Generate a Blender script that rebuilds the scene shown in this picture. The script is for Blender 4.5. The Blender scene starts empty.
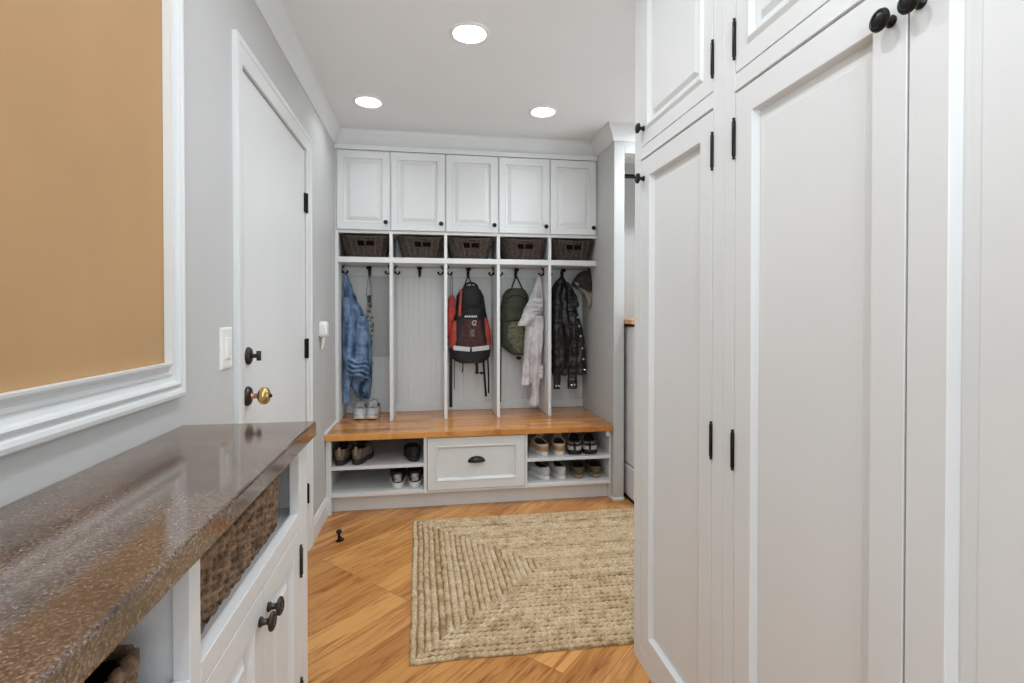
import bpy, bmesh, math, random
from mathutils import Vector, Matrix, noise
R = math.radians
PI = math.pi
C = bpy.context.scene.collection
sc = bpy.context.scene
random.seed(7)

# ------------------------------------------------------------------ camera, world, lights, exposure
F = 515.0
PITCH = R(0.6)
YAW = math.atan(82 / 515.0)
cam = bpy.data.cameras.new('camera')
cam.sensor_fit = 'HORIZONTAL'
cam.sensor_width = 36.0
cam.lens = F * 36.0 / 1024
cam.shift_y = -(341.5 - (314 + F * math.tan(PITCH))) / 1024
cam.clip_start = 0.02
co = bpy.data.objects.new('camera', cam)
C.objects.link(co)
co.location = (0, 0, 1.215)
co.rotation_euler = (R(90) - PITCH, 0, -YAW)
sc.camera = co

sc.view_settings.view_transform = 'Standard'
sc.view_settings.look = 'None'
sc.view_settings.gamma = 1
sc.view_settings.use_curve_mapping = False
sc.view_settings.exposure = 0.47

w = bpy.data.worlds.new('world')
sc.world = w
w.use_nodes = True
w.node_tree.nodes['Background'].inputs[0].default_value = (0.93, 0.98, 1.05, 1)
w.node_tree.nodes['Background'].inputs[1].default_value = 0.55


def area(name, loc, power, size, rot=(0, 0, 0), shape='DISK', size_y=None, col=(0.915, 0.97, 1.035)):
    l = bpy.data.lights.new(name, 'AREA')
    l.shape = shape
    l.size = size
    if size_y:
        l.size_y = size_y
    l.energy = power
    l.color = col
    o = bpy.data.objects.new(name, l)
    C.objects.link(o)
    o.location = loc
    o.rotation_euler = rot
    return o


CEIL = 2.44
LIGHTS = [(0.172, 2.259), (-0.348, 3.075), (0.677, 3.06)]      # the three cans in view
HIDDEN = [(0.02, 0.62), (0.02, -0.6), (0.10, 1.42)]                           # first can inferred from knob shadows; other two unseen, added for fill
for (lx, ly), pw in zip(LIGHTS, (8.5, 3.0, 3.0)):
    area('can_lamp', (lx, ly, 2.497), pw, 0.10)
area('can_lamp', (HIDDEN[0][0], HIDDEN[0][1], 2.447), 3.5, 0.045)
area('can_lamp', (HIDDEN[1][0], HIDDEN[1][1], 2.452), 2.5, 0.10)  # unseen lamp added behind the camera
area('can_lamp', (HIDDEN[2][0], HIDDEN[2][1], 2.452), 3.2, 0.06)  # unseen lamp added to reach into the lockers
area('nook_fill', (1.65, 2.9, 2.40), 12.0, 0.12)  # added lamp without a fixture, brightens the nook wall
area('rear_fill', (0.05, -1.6, 1.5), 10.0, 1.3, (R(90), 0, 0), 'RECTANGLE', 2.0, (0.88, 0.96, 1.05))  # added unseen panel behind the camera, soft frontal fill
area('ceiling_fill_rear', (0.0, -0.7, 1.60), 15.5, 0.7, (R(160), 0, 0), 'RECTANGLE', 0.5, (0.88, 0.96, 1.05))  # added unseen lamp behind the camera, aimed up to lift the ceiling
area('ceiling_fill_nook', (2.05, 2.40, 0.95), 8.0, 0.6, (0, R(147), 0), 'RECTANGLE', 1.0, (0.89, 0.96, 1.04))  # added lamp hidden in the nook, tilted up to brighten the ceiling


# ------------------------------------------------------------------ materials
def s2l(c):
    return tuple((v / 255 / 12.92 if v / 255 <= 0.04045 else ((v / 255 + 0.055) / 1.055) ** 2.4) for v in c)


def mat(name, rgb, rough=0.5, metal=0.0, var=0.0, scale=20.0, bump=0.0, bscale=None, stretch=(1, 1, 1), spec=0.5,
        rgb2=None, coat=0.0):
    m = bpy.data.materials.new(name)
    m.use_nodes = True
    nt = m.node_tree
    b = nt.nodes['Principled BSDF']
    b.inputs['Roughness'].default_value = rough
    b.inputs['Metallic'].default_value = metal
    b.inputs['Specular IOR Level'].default_value = spec
    b.inputs['Coat Weight'].default_value = coat
    c1 = s2l(rgb)
    tc = nt.nodes.new('ShaderNodeTexCoord')
    mp = nt.nodes.new('ShaderNodeMapping')
    mp.inputs['Scale'].default_value = stretch
    nt.links.new(tc.outputs['Object'], mp.inputs['Vector'])
    n = nt.nodes.new('ShaderNodeTexNoise')
    n.inputs['Scale'].default_value = scale
    n.inputs['Detail'].default_value = 6
    nt.links.new(mp.outputs[0], n.inputs['Vector'])
    r = nt.nodes.new('ShaderNodeValToRGB')
    if rgb2:
        c2 = s2l(rgb2)
        lo, hi = c1, c2
    else:
        lo = tuple(v * (1 - var) for v in c1)
        hi = tuple(min(1, v * (1 + var)) for v in c1)
    r.color_ramp.elements[0].position = 0.35
    r.color_ramp.elements[1].position = 0.65
    r.color_ramp.elements[0].color = (*lo, 1)
    r.color_ramp.elements[1].color = (*hi, 1)
    nt.links.new(n.outputs['Fac'], r.inputs[0])
    nt.links.new(r.outputs[0], b.inputs['Base Color'])
    if bump:
        n2 = nt.nodes.new('ShaderNodeTexNoise')
        n2.inputs['Scale'].default_value = bscale or scale
        n2.inputs['Detail'].default_value = 4
        nt.links.new(mp.outputs[0], n2.inputs['Vector'])
        bp = nt.nodes.new('ShaderNodeBump')
        bp.inputs['Strength'].default_value = bump
        bp.inputs['Distance'].default_value = 0.004
        nt.links.new(n2.outputs['Fac'], bp.inputs['Height'])
        nt.links.new(bp.outputs[0], b.inputs['Normal'])
    return m


def node(nt, t, **kw):
    n = nt.nodes.new(t)
    for k, v in kw.items():
        setattr(n, k, v)
    return n


def ramp(nt, stops):
    r = nt.nodes.new('ShaderNodeValToRGB')
    e = r.color_ramp.elements
    while len(e) < len(stops):
        e.new(0.5)
    for i, (p, c) in enumerate(stops):
        e[i].position = p
        e[i].color = (*s2l(c), 1)
    return r


def plank_mat(name, rotz, bw, rh, c1, c2, cm, grain_dark, rough, mortar=0.0012):
    m = bpy.data.materials.new(name)
    m.use_nodes = True
    nt = m.node_tree
    b = nt.nodes['Principled BSDF']
    tc = node(nt, 'ShaderNodeTexCoord')
    mp = node(nt, 'ShaderNodeMapping')
    mp.inputs['Rotation'].default_value = (0, 0, rotz)
    nt.links.new(tc.outputs['Object'], mp.inputs['Vector'])
    br = node(nt, 'ShaderNodeTexBrick')
    br.offset = 0.37
    br.offset_frequency = 3
    br.inputs['Scale'].default_value = 1
    br.inputs['Brick Width'].default_value = bw
    br.inputs['Row Height'].default_value = rh
    br.inputs['Mortar Size'].default_value = mortar
    br.inputs['Mortar Smooth'].default_value = 0.2
    br.inputs['Bias'].default_value = 0
    br.inputs['Color1'].default_value = (0, 0, 0, 1)
    br.inputs['Color2'].default_value = (1, 1, 1, 1)
    br.inputs['Mortar'].default_value = (0.5, 0.5, 0.5, 1)
    nt.links.new(mp.outputs[0], br.inputs['Vector'])
    base = ramp(nt, [(0.0, c1), (0.5, tuple((a + b_) / 2 for a, b_ in zip(c1, c2))), (1.0, c2)])
    nt.links.new(br.outputs['Color'], base.inputs[0])
    # grain, shifted per plank
    off = node(nt, 'ShaderNodeVectorMath', operation='MULTIPLY_ADD')
    off.inputs[1].default_value = (3.1, 7.7, 5.0)
    nt.links.new(br.outputs['Color'], off.inputs[0])
    nt.links.new(mp.outputs[0], off.inputs[2])
    m2 = node(nt, 'ShaderNodeMapping')
    m2.inputs['Scale'].default_value = (1.6, 16, 1)
    nt.links.new(off.outputs[0], m2.inputs['Vector'])
    n = node(nt, 'ShaderNodeTexNoise')
    n.inputs['Scale'].default_value = 2.2
    n.inputs['Detail'].default_value = 9
    n.inputs['Roughness'].default_value = 0.62
    n.inputs['Distortion'].default_value = 1.1
    nt.links.new(m2.outputs[0], n.inputs['Vector'])
    gr = ramp(nt, [(0.30, (0, 0, 0)), (0.52, (255, 255, 255))])
    nt.links.new(n.outputs['Fac'], gr.inputs[0])
    mx = node(nt, 'ShaderNodeMix', data_type='RGBA')
    mx.inputs['B'].default_value = (1, 1, 1, 1)
    mx.inputs['A'].default_value = (*s2l(grain_dark), 1)
    nt.links.new(gr.outputs[0], mx.inputs['Factor'])
    mul = node(nt, 'ShaderNodeMix', data_type='RGBA', blend_type='MULTIPLY')
    mul.inputs['Factor'].default_value = 1
    nt.links.new(base.outputs[0], mul.inputs['A'])
    nt.links.new(mx.outputs['Result'], mul.inputs['B'])
    seam = node(nt, 'ShaderNodeMix', data_type='RGBA')
    seam.inputs['B'].default_value = (*s2l(cm), 1)
    nt.links.new(mul.outputs['Result'], seam.inputs['A'])
    nt.links.new(br.outputs['Fac'], seam.inputs['Factor'])
    nt.links.new(seam.outputs['Result'], b.inputs['Base Color'])
    b.inputs['Roughness'].default_value = rough
    bp = node(nt, 'ShaderNodeBump')
    bp.inputs['Strength'].default_value = 0.15
    bp.inputs['Distance'].default_value = 0.002
    nt.links.new(n.outputs['Fac'], bp.inputs['Height'])
    nt.links.new(bp.outputs[0], b.inputs['Normal'])
    return m


def granite_mat():
    m = bpy.data.materials.new('granite')
    m.use_nodes = True
    nt = m.node_tree
    b = nt.nodes['Principled BSDF']
    tc = node(nt, 'ShaderNodeTexCoord')
    n1 = node(nt, 'ShaderNodeTexNoise')
    n1.inputs['Scale'].default_value = 250
    n1.inputs['Detail'].default_value = 5
    n1.inputs['Roughness'].default_value = 0.7
    n2 = node(nt, 'ShaderNodeTexVoronoi')
    n2.inputs['Scale'].default_value = 330
    n3 = node(nt, 'ShaderNodeTexNoise')
    n3.inputs['Scale'].default_value = 9
    n3.inputs['Detail'].default_value = 4
    for n in (n1, n2, n3):
        nt.links.new(tc.outputs['Object'], n.inputs['Vector'])
    r1 = ramp(nt, [(0.30, (66, 53, 46)), (0.44, (120, 101, 88)), (0.56, (154, 134, 120)), (0.70, (214, 200, 188))])
    nt.links.new(n1.outputs['Fac'], r1.inputs[0])
    r2 = ramp(nt, [(0.0, (120, 120, 118)), (0.5, (225, 212, 200)), (1.0, (255, 245, 235))])
    nt.links.new(n2.outputs['Color'], r2.inputs[0])
    r3 = ramp(nt, [(0.3, (190, 185, 180)), (0.7, (255, 255, 255))])
    nt.links.new(n3.outputs['Fac'], r3.inputs[0])
    a = node(nt, 'ShaderNodeMix', data_type='RGBA', blend_type='MULTIPLY')
    a.inputs['Factor'].default_value = 1
    nt.links.new(r1.outputs[0], a.inputs['A'])
    nt.links.new(r2.outputs[0], a.inputs['B'])
    c = node(nt, 'ShaderNodeMix', data_type='RGBA', blend_type='MULTIPLY')
    c.inputs['Factor'].default_value = 1
    nt.links.new(a.outputs['Result'], c.inputs['A'])
    nt.links.new(r3.outputs[0], c.inputs['B'])
    nt.links.new(c.outputs['Result'], b.inputs['Base Color'])
    b.inputs['Roughness'].default_value = 0.07
    b.inputs['IOR'].default_value = 2.1
    bp = node(nt, 'ShaderNodeBump')
    bp.inputs['Strength'].default_value = 0.04
    bp.inputs['Distance'].default_value = 0.001
    nt.links.new(n1.outputs['Fac'], bp.inputs['Height'])
    nt.links.new(bp.outputs[0], b.inputs['Normal'])
    return m


def rug_mat(cx, cy, lx, ly, pitch):
    """braided jute: fibres vary from coil to coil and along each coil"""
    m = bpy.data.materials.new('jute')
    m.use_nodes = True
    nt = m.node_tree
    b = nt.nodes['Principled BSDF']
    b.inputs['Roughness'].default_value = 0.9
    b.inputs['Specular IOR Level'].default_value = 0.15
    tc = node(nt, 'ShaderNodeTexCoord')
    n1 = node(nt, 'ShaderNodeTexNoise')
    n1.inputs['Scale'].default_value = 130
    n1.inputs['Detail'].default_value = 5
    n1.inputs['Roughness'].default_value = 0.8
    nt.links.new(tc.outputs['Object'], n1.inputs['Vector'])
    n2 = node(nt, 'ShaderNodeTexNoise')
    n2.inputs['Scale'].default_value = 7
    n2.inputs['Detail'].default_value = 3
    nt.links.new(tc.outputs['Object'], n2.inputs['Vector'])
    r1 = ramp(nt, [(0.30, (132, 112, 86)), (0.45, (200, 180, 148)), (0.62, (232, 214, 184)), (0.75, (248, 236, 212))])
    nt.links.new(n1.outputs['Fac'], r1.inputs[0])
    r2 = ramp(nt, [(0.3, (240, 234, 226)), (0.7, (255, 255, 255))])
    nt.links.new(n2.outputs['Fac'], r2.inputs[0])
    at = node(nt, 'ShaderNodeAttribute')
    at.attribute_name = 'tone'  # also carries the painted shade of the coil gaps
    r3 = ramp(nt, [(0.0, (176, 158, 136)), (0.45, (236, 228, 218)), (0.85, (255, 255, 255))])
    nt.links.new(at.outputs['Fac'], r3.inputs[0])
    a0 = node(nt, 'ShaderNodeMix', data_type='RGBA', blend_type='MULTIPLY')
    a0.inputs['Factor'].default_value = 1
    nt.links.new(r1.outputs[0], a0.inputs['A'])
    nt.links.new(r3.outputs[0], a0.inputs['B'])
    a = node(nt, 'ShaderNodeMix', data_type='RGBA', blend_type='MULTIPLY')
    a.inputs['Factor'].default_value = 1
    nt.links.new(a0.outputs['Result'], a.inputs['A'])
    nt.links.new(r2.outputs[0], a.inputs['B'])
    nt.links.new(a.outputs['Result'], b.inputs['Base Color'])
    bp = node(nt, 'ShaderNodeBump')
    bp.inputs['Strength'].default_value = 0.5
    bp.inputs['Distance'].default_value = 0.003
    nt.links.new(n1.outputs['Fac'], bp.inputs['Height'])
    nt.links.new(bp.outputs[0], b.inputs['Normal'])
    return m


def glow_mat(name, col, st):
    m = bpy.data.materials.new(name)
    m.use_nodes = True
    b = m.node_tree.nodes['Principled BSDF']
    b.inputs['Base Color'].default_value = (*col, 1)
    b.inputs['Emission Color'].default_value = (*col, 1)
    b.inputs['Emission Strength'].default_value = st
    return m


M = {}
M['wall'] = mat('wall_paint', (196, 197, 195), 0.55, var=0.01, scale=3)
M['ceiling'] = mat('ceiling_paint', (236, 238, 238), 0.7, var=0.01, scale=3)
M['white'] = mat('white_enamel', (225, 227, 226), 0.40, var=0.01, scale=4)
M['tan'] = mat('tan_panel', (181, 144, 100), 0.8, var=0.05, scale=2.5, bump=0.1, bscale=300)
M['granite'] = granite_mat()
M['floor'] = plank_mat('oak_floor', R(-45), 1.5, 0.125, (182, 122, 62), (218, 160, 92), (132, 86, 42), (176, 134, 94), 0.3)
M['bench'] = plank_mat('bench_wood', 0, 0.62, 0.05, (184, 120, 58), (222, 158, 86), (146, 90, 44), (196, 158, 120), 0.13, 0.0006)
M['ledge'] = mat('ledge_wood', (196, 150, 112), 0.4, var=0.12, scale=6, stretch=(1, 12, 12))
M['black'] = mat('black_metal', (26, 24, 23), 0.3, metal=0.6, var=0.2, scale=30)
M['bronze'] = mat('dark_bronze', (62, 58, 52), 0.35, metal=0.7, var=0.25, scale=60)
M['brass'] = mat('antique_brass', (200, 172, 112), 0.25, metal=0.9, var=0.2, scale=40)
M['copper'] = mat('copper_neck', (190, 140, 112), 0.3, metal=0.8, var=0.1)
M['wicker'] = mat('dark_wicker', (50, 40, 33), 0.6, rgb2=(88, 72, 60), scale=60, bump=0.4, bscale=200)
M['basket_liner_shade'] = mat('basket_liner_shade', (20, 15, 12), 0.95, var=0.2, scale=40, spec=0.1)  # shade of the basket inside put into the colour
M['grass'] = mat('seagrass', (84, 62, 43), 0.65, rgb2=(158, 126, 94), scale=45, bump=0.5, bscale=250)
M['plastic'] = mat('white_plastic', (236, 236, 232), 0.3, var=0.01)
M['grey_steel'] = mat('grey_enamel', (222, 223, 224), 0.35, var=0.02, scale=3)
M['washer_white'] = mat('washer_white', (226, 226, 226), 0.25, var=0.01)
M['rubber'] = mat('dark_rubber', (20, 20, 20), 0.7, var=0.1)
M['glass'] = mat('dark_glass', (30, 32, 36), 0.08, var=0.05)
M['bulb'] = glow_mat('lit_bulb', (1.0, 0.98, 0.94), 6.0)
M['reflector'] = mat('can_reflector', (240, 240, 236), 0.35, var=0.01)
M['grey_panel'] = mat('grey_panel', (196, 196, 194), 0.5, var=0.01)
M['denim'] = mat('denim', (44, 68, 102), 0.85, rgb2=(128, 156, 188), scale=13, stretch=(1.8, 1, 0.6), bump=0.5, bscale=260)  # wide blue contrast also paints lit and shaded folds into the cloth
M['red'] = mat('red_nylon', (176, 62, 46), 0.6, var=0.2, scale=14, bump=0.2, bscale=120)
M['redbag'] = mat('coral_red_cloth', (196, 74, 66), 0.7, var=0.15, scale=14, bump=0.2, bscale=120)
M['maroon'] = mat('maroon_mesh', (72, 40, 38), 0.7, var=0.3, scale=50, bump=0.4, bscale=300)
M['blackcloth'] = mat('black_nylon', (24, 24, 25), 0.65, var=0.3, scale=20, bump=0.25, bscale=160)
M['webbing'] = mat('black_webbing', (20, 20, 20), 0.8, var=0.2)
M['reflective'] = mat('reflective_grey', (206, 206, 210), 0.45, var=0.05)
M['olive'] = mat('olive_nylon', (48, 52, 40), 0.65, rgb2=(74, 76, 58), scale=10, bump=0.25, bscale=200)
M['olivemesh'] = mat('olive_mesh', (76, 80, 56), 0.75, rgb2=(118, 118, 90), scale=50, bump=0.5, bscale=300)
M['pale'] = mat('pale_lilac_cloth', (190, 183, 185), 0.7, rgb2=(222, 217, 218), scale=8, bump=0.15, bscale=160)
M['palegrey'] = mat('pale_grey_lining', (170, 170, 172), 0.75, rgb2=(206, 204, 204), scale=10)
M['leather'] = mat('black_puffer', (14, 13, 13), 0.36, rgb2=(36, 33, 33), scale=14, bump=0.5, bscale=40)
M['snap'] = mat('silver_snap', (226, 226, 222), 0.25, metal=0.6, var=0.05)
M['hatblack'] = mat('black_hat_cloth', (30, 28, 28), 0.8, rgb2=(52, 49, 48), scale=30)
M['hatgrey'] = mat('grey_hat_brim', (120, 112, 104), 0.85, rgb2=(150, 142, 132), scale=30)
M['camo'] = mat('lanyard_print', (34, 62, 42), 0.7, rgb2=(208, 208, 200), scale=45)
M['cord'] = mat('grey_cord', (120, 120, 118), 0.8, var=0.1)
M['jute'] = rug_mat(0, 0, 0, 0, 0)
# shoes
M['sn_grey'] = mat('grey_mesh_shoe', (96, 98, 100), 0.7, rgb2=(190, 192, 194), scale=45, bump=0.3, bscale=200)
M['sn_white'] = mat('white_shoe_rubber', (222, 220, 214), 0.6, var=0.04)
M['sn_brown'] = mat('brown_grey_suede', (94, 86, 75), 0.85, rgb2=(130, 120, 106), scale=50)
M['sn_black'] = mat('black_shoe_leather', (24, 23, 23), 0.6, var=0.3, scale=40)
M['sn_lining'] = mat('dark_lining', (38, 32, 30), 0.9, var=0.2, scale=40)
M['sn_maroon'] = mat('maroon_lining', (64, 44, 42), 0.9, var=0.2, scale=40)
M['sn_tan'] = mat('tan_leather', (176, 140, 92), 0.6, var=0.1, scale=30)
M['sn_cream'] = mat('cream_leather', (206, 192, 168), 0.65, var=0.08, scale=30)
M['sn_olive'] = mat('olive_suede', (78, 72, 54), 0.85, rgb2=(104, 94, 72), scale=50)
M['sn_lightgrey'] = mat('light_grey_shoe', (176, 176, 174), 0.7, rgb2=(206, 206, 204), scale=40)
M['sole_dark'] = mat('dark_sole', (44, 40, 36), 0.8, var=0.1)
M['sole_tan'] = mat('gum_sole', (150, 130, 100), 0.7, var=0.08)


# ------------------------------------------------------------------ builders
def wloc(o):
    v = Vector((0, 0, 0))
    while o:
        v += o.location
        o = o.parent
    return v


def obj(name, bm, m, parent=None, smooth=False, bevel=0, local=False, angle=40, seg=2, recalc=True):
    if recalc:
        bmesh.ops.recalc_face_normals(bm, faces=bm.faces)
    if parent and not local:
        bmesh.ops.translate(bm, verts=bm.verts, vec=-wloc(parent))
    me = bpy.data.meshes.new(name)
    bm.to_mesh(me)
    bm.free()
    me.materials.append(m)
    o = bpy.data.objects.new(name, me)
    C.objects.link(o)
    if parent:
        o.parent = parent
    if smooth:
        for p in me.polygons:
            p.use_smooth = True
        try:
            me.set_sharp_from_angle(angle=R(angle))
        except Exception:
            pass
    if bevel:
        b = o.modifiers.new('bevel', 'BEVEL')
        b.width = bevel
        b.segments = seg
        b.limit_method = 'ANGLE'
    return o


def thing(name, label, cat, loc=(0, 0, 0), rz=0, group=None):
    o = bpy.data.objects.new(name, None)
    C.objects.link(o)
    o.empty_display_size = 0.05
    o.location = loc
    o.rotation_euler = (0, 0, rz)
    tag(o, label, cat, group)
    return o


def tag(o, label, cat, group=None):
    o['label'] = label
    o['category'] = cat
    if group:
        o['group'] = group
    return o


def struct(o):
    o['kind'] = 'structure'
    return o


def dup(root, label, loc=None, rz=None):
    r = root.copy()
    C.objects.link(r)
    r['label'] = label
    if loc is not None:
        r.location = loc
    if rz is not None:
        r.rotation_euler = (0, 0, rz)
    for ch in list(root.children):
        c = ch.copy()
        C.objects.link(c)
        c.parent = r
        for g in list(ch.children):
            d = g.copy()
            C.objects.link(d)
            d.parent = c
    return r


def box(bm, x0, x1, y0, y1, z0, z1):
    v = [bm.verts.new(p) for p in ((x0, y0, z0), (x1, y0, z0), (x1, y1, z0), (x0, y1, z0),
                                   (x0, y0, z1), (x1, y0, z1), (x1, y1, z1), (x0, y1, z1))]
    for f in ((0, 3, 2, 1), (4, 5, 6, 7), (0, 1, 5, 4), (1, 2, 6, 5), (2, 3, 7, 6), (3, 0, 4, 7)):
        bm.faces.new([v[i] for i in f])


def nb(*boxes):
    bm = bmesh.new()
    for b in boxes:
        box(bm, *b)
    return bm


def loft(bm, rings, cap=True, closed_ring=True):
    vs = [[bm.verts.new(p) for p in r] for r in rings]
    n = len(rings[0])
    for a, b in zip(vs[:-1], vs[1:]):
        for i in range(n if closed_ring else n - 1):
            j = (i + 1) % n
            bm.faces.new((a[i], a[j], b[j], b[i]))
    if cap and closed_ring:
        bm.faces.new(vs[0][::-1])
        bm.faces.new(vs[-1])
    return vs


def tube(bm, pts, r, n=8, closed=False, flat=None):
    """round tube along pts; r number or list; flat=(wx, wy) gives an elliptical strap cross-section"""
    pts = [Vector(p) for p in pts]
    k = len(pts)
    rs = r if isinstance(r, (list, tuple)) else [r] * k
    rings = []
    up = None
    for i in range(k):
        a = pts[(i - 1) % k] if (closed or i > 0) else pts[i]
        b = pts[(i + 1) % k] if (closed or i < k - 1) else pts[i]
        t = (b - a).normalized() if (b - a).length > 1e-9 else Vector((0, 0, 1))
        if up is None:
            up = Vector((0, 0, 1)) if abs(t.z) < 0.9 else Vector((0, 1, 0))
        u = (up - t * up.dot(t))
        u = u.normalized() if u.length > 1e-6 else t.orthogonal().normalized()
        up = u
        s = t.cross(u)
        fa, fb = flat if flat else (1, 1)
        rings.append([pts[i] + (u * math.cos(q) * fa + s * math.sin(q) * fb) * rs[i]
                      for q in [2 * PI * j / n for j in range(n)]])
    if closed:
        rings.append(rings[0])
        vs = [[bm.verts.new(p) for p in rg] for rg in rings[:-1]]
        for i in range(k):
            a, b = vs[i], vs[(i + 1) % k]
            for j in range(n):
                bm.faces.new((a[j], a[(j + 1) % n], b[(j + 1) % n], b[j]))
    else:
        loft(bm, rings)


def lathe(bm, O, axis, prof, n=24):
    """prof: list of (radius, distance along axis)"""
    axis = Vector(axis).normalized()
    u = axis.orthogonal().normalized()
    s = axis.cross(u)
    O = Vector(O)
    rings = [[O + axis * d + (u * math.cos(2 * PI * j / n) + s * math.sin(2 * PI * j / n)) * max(r, 1e-4) for j in range(n)]
             for r, d in prof]
    loft(bm, rings)


def rect_rings(bm, O, U, V, N, w_, h_, prof, cap=True):
    """rings of a rectangle going inwards: prof = (inset, height along N)"""
    O, U, V, N = Vector(O), Vector(U), Vector(V), Vector(N)
    rings = []
    for d, z in prof:
        rings.append([O + U * a + V * b + N * z for a, b in ((d, d), (w_ - d, d), (w_ - d, h_ - d), (d, h_ - d))])
    vs = [[bm.verts.new(p) for p in r] for r in rings]
    for a, b in zip(vs[:-1], vs[1:]):
        for i in range(4):
            j = (i + 1) % 4
            bm.faces.new((a[i], a[j], b[j], b[i]))
    if cap:
        bm.faces.new(vs[0][::-1])
        bm.faces.new(vs[-1])
    return vs


def sweep(bm, path, prof, side=1):
    """horizontal path of (x,y), profile of (out, z); 'out' is to the right of travel when side=1"""
    P = [Vector((x, y)) for x, y in path]
    offs = []
    for i in range(len(P)):
        ds = []
        if i > 0:
            ds.append((P[i] - P[i - 1]).normalized())
        if i < len(P) - 1:
            ds.append((P[i + 1] - P[i]).normalized())
        ns = [Vector((d.y, -d.x)) * side for d in ds]
        if len(ns) == 2:
            b = (ns[0] + ns[1])
            b = b / (b.dot(ns[0]))
            offs.append(b)
        else:
            offs.append(ns[0])
    rings = [[(P[i].x + offs[i].x * o, P[i].y + offs[i].y * o, z) for o, z in prof] for i in range(len(P))]
    loft(bm, rings)


def hx(a, b, t):
    return a + (b - a) * t


def sm(t):
    t = max(0, min(1, t))
    return t * t * (3 - 2 * t)


def rows_at(rows, z):
    if z >= rows[0][0]:
        return rows[0][1:]
    for a, b in zip(rows[:-1], rows[1:]):
        if b[0] <= z <= a[0]:
            t = (a[0] - z) / max(1e-6, a[0] - b[0])
            t = 0.5 * t + 0.5 * sm(t)
            return (hx(a[1], b[1], t), hx(a[2], b[2], t))
    return rows[-1][1:]


def garment(bm, rows, Y, dep, amp=0.01, freq=70, seed=0, n=48, m=64, ragged=0.0, crease=0.0, exp=2.0, fade=0.15):
    """cloth hanging in the outline rows=(z, x_left, x_right), thickness dep, with vertical folds that wander"""
    z0, z1 = rows[0][0], rows[-1][0]
    rings = []
    for i in range(m):
        t = i / (m - 1)
        z = hx(z0, z1, t)
        xl, xr = rows_at(rows, z)
        cx, rx = (xl + xr) / 2, (xr - xl) / 2
        ring = []
        for j in range(n):
            q = 2 * PI * j / n
            c, s = math.cos(q), math.sin(q)
            c2 = math.copysign(abs(c) ** (2 / exp), c)
            s2 = math.copysign(abs(s) ** (2 / exp), s)
            x = cx + rx * c2
            d = dep * min(1, 0.35 + rx / 0.06 * 0.65)
            k = min(1, t / fade) * min(1, (1 - t) / 0.03 + 0.35)
            ph = seed * 1.7 + 2.6 * noise.noise((seed, z * 5, x * 3))
            fold = math.sin(freq * x + ph) * amp * k + noise.noise((x * 26 + seed, s * 2, z * 22)) * amp * 0.9
            if crease:
                fold += crease * noise.noise((x * 12 + seed, 0, z * 60)) + crease * 0.6 * noise.noise((x * 40, seed, z * 90))
            y = Y - (d + fold) * s2 if s2 > 0 else Y - d * 0.5 * s2
            x2 = x + c * amp * 0.5 * noise.noise((z * 18, seed + 3, s))
            zz = z
            if ragged and t > 0.8:
                zz = z + ragged * (t - 0.8) / 0.2 * noise.noise((x * 22, seed, 1.0))
            ring.append((x2, y, zz))
        rings.append(ring)
    loft(bm, rings)


def strap(bm, pts, wd, th=0.0025):
    """flat webbing in the X-Z plane facing the room"""
    rings = []
    P = [Vector(p) for p in pts]
    for i, p in enumerate(P):
        a = P[max(0, i - 1)]
        b = P[min(len(P) - 1, i + 1)]
        t = (b - a).normalized()
        s = t.cross(Vector((0, 1, 0)))
        s = s.normalized() if s.length > 1e-6 else Vector((1, 0, 0))
        nn = s.cross(t).normalized()
        rings.append([p + s * wd / 2 + nn * th, p - s * wd / 2 + nn * th, p - s * wd / 2 - nn * th, p + s * wd / 2 - nn * th])
    loft(bm, rings)


# ------------------------------------------------------------------ room shell
WX = -0.623            # left wall
BY = 3.905             # back of the lockers
floor = struct(obj('floor', nb((-0.75, 2.3, -1.6, 4.1, -0.06, 0.0)), M['floor']))
# ceiling with the holes of the cans
bmc = nb((-0.75, 2.3, -1.6, 4.1, CEIL, CEIL + 0.03))
ceiling = obj('ceiling', bmc, M['ceiling'])
cut = bmesh.new()
for lx, ly in LIGHTS + HIDDEN:
    lathe(cut, (lx, ly, CEIL - 0.05), (0, 0, 1), [(0.070, 0), (0.070, 0.15)], 40)
cutter = obj('cutter', cut, M['ceiling'])
md = ceiling.modifiers.new('cut', 'BOOLEAN')
md.object = cutter
md.operation = 'DIFFERENCE'
md.solver = 'EXACT'
dg = bpy.context.evaluated_depsgraph_get()
newme = bpy.data.meshes.new_from_object(ceiling.evaluated_get(dg))
ceiling.modifiers.clear()
ceiling.data = newme
bpy.data.objects.remove(cutter)
struct(ceiling)

DY0, DY1, DZ = 1.850, 2.757, 2.046
struct(obj('wall_left', nb((WX - 0.12, WX, -1.6, DY0, 0, CEIL), (WX - 0.12, WX, DY1, 4.1, 0, CEIL),
                           (WX - 0.12, WX, DY0, DY1, DZ, CEIL)), M['wall']))
struct(obj('wall_back', nb((WX, 2.3, 4.0, 4.1, 0, CEIL)), M['wall']))
PX0, PX1 = 1.179, 1.250          # partition at the right of the lockers
struct(obj('wall_partition', nb((PX0, PX1, 3.2, 4.0, 0, CEIL)), M['wall'], bevel=0.003))
struct(obj('wall_header', nb((PX1, 2.2, 3.2, 3.27, 2.262, CEIL)), M['wall']))
struct(obj('wall_right', nb((2.2, 2.3, 1.2, 4.0, 0, CEIL), (1.33, 2.2, 1.2, 1.74, 0, CEIL)), M['wall']))

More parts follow.
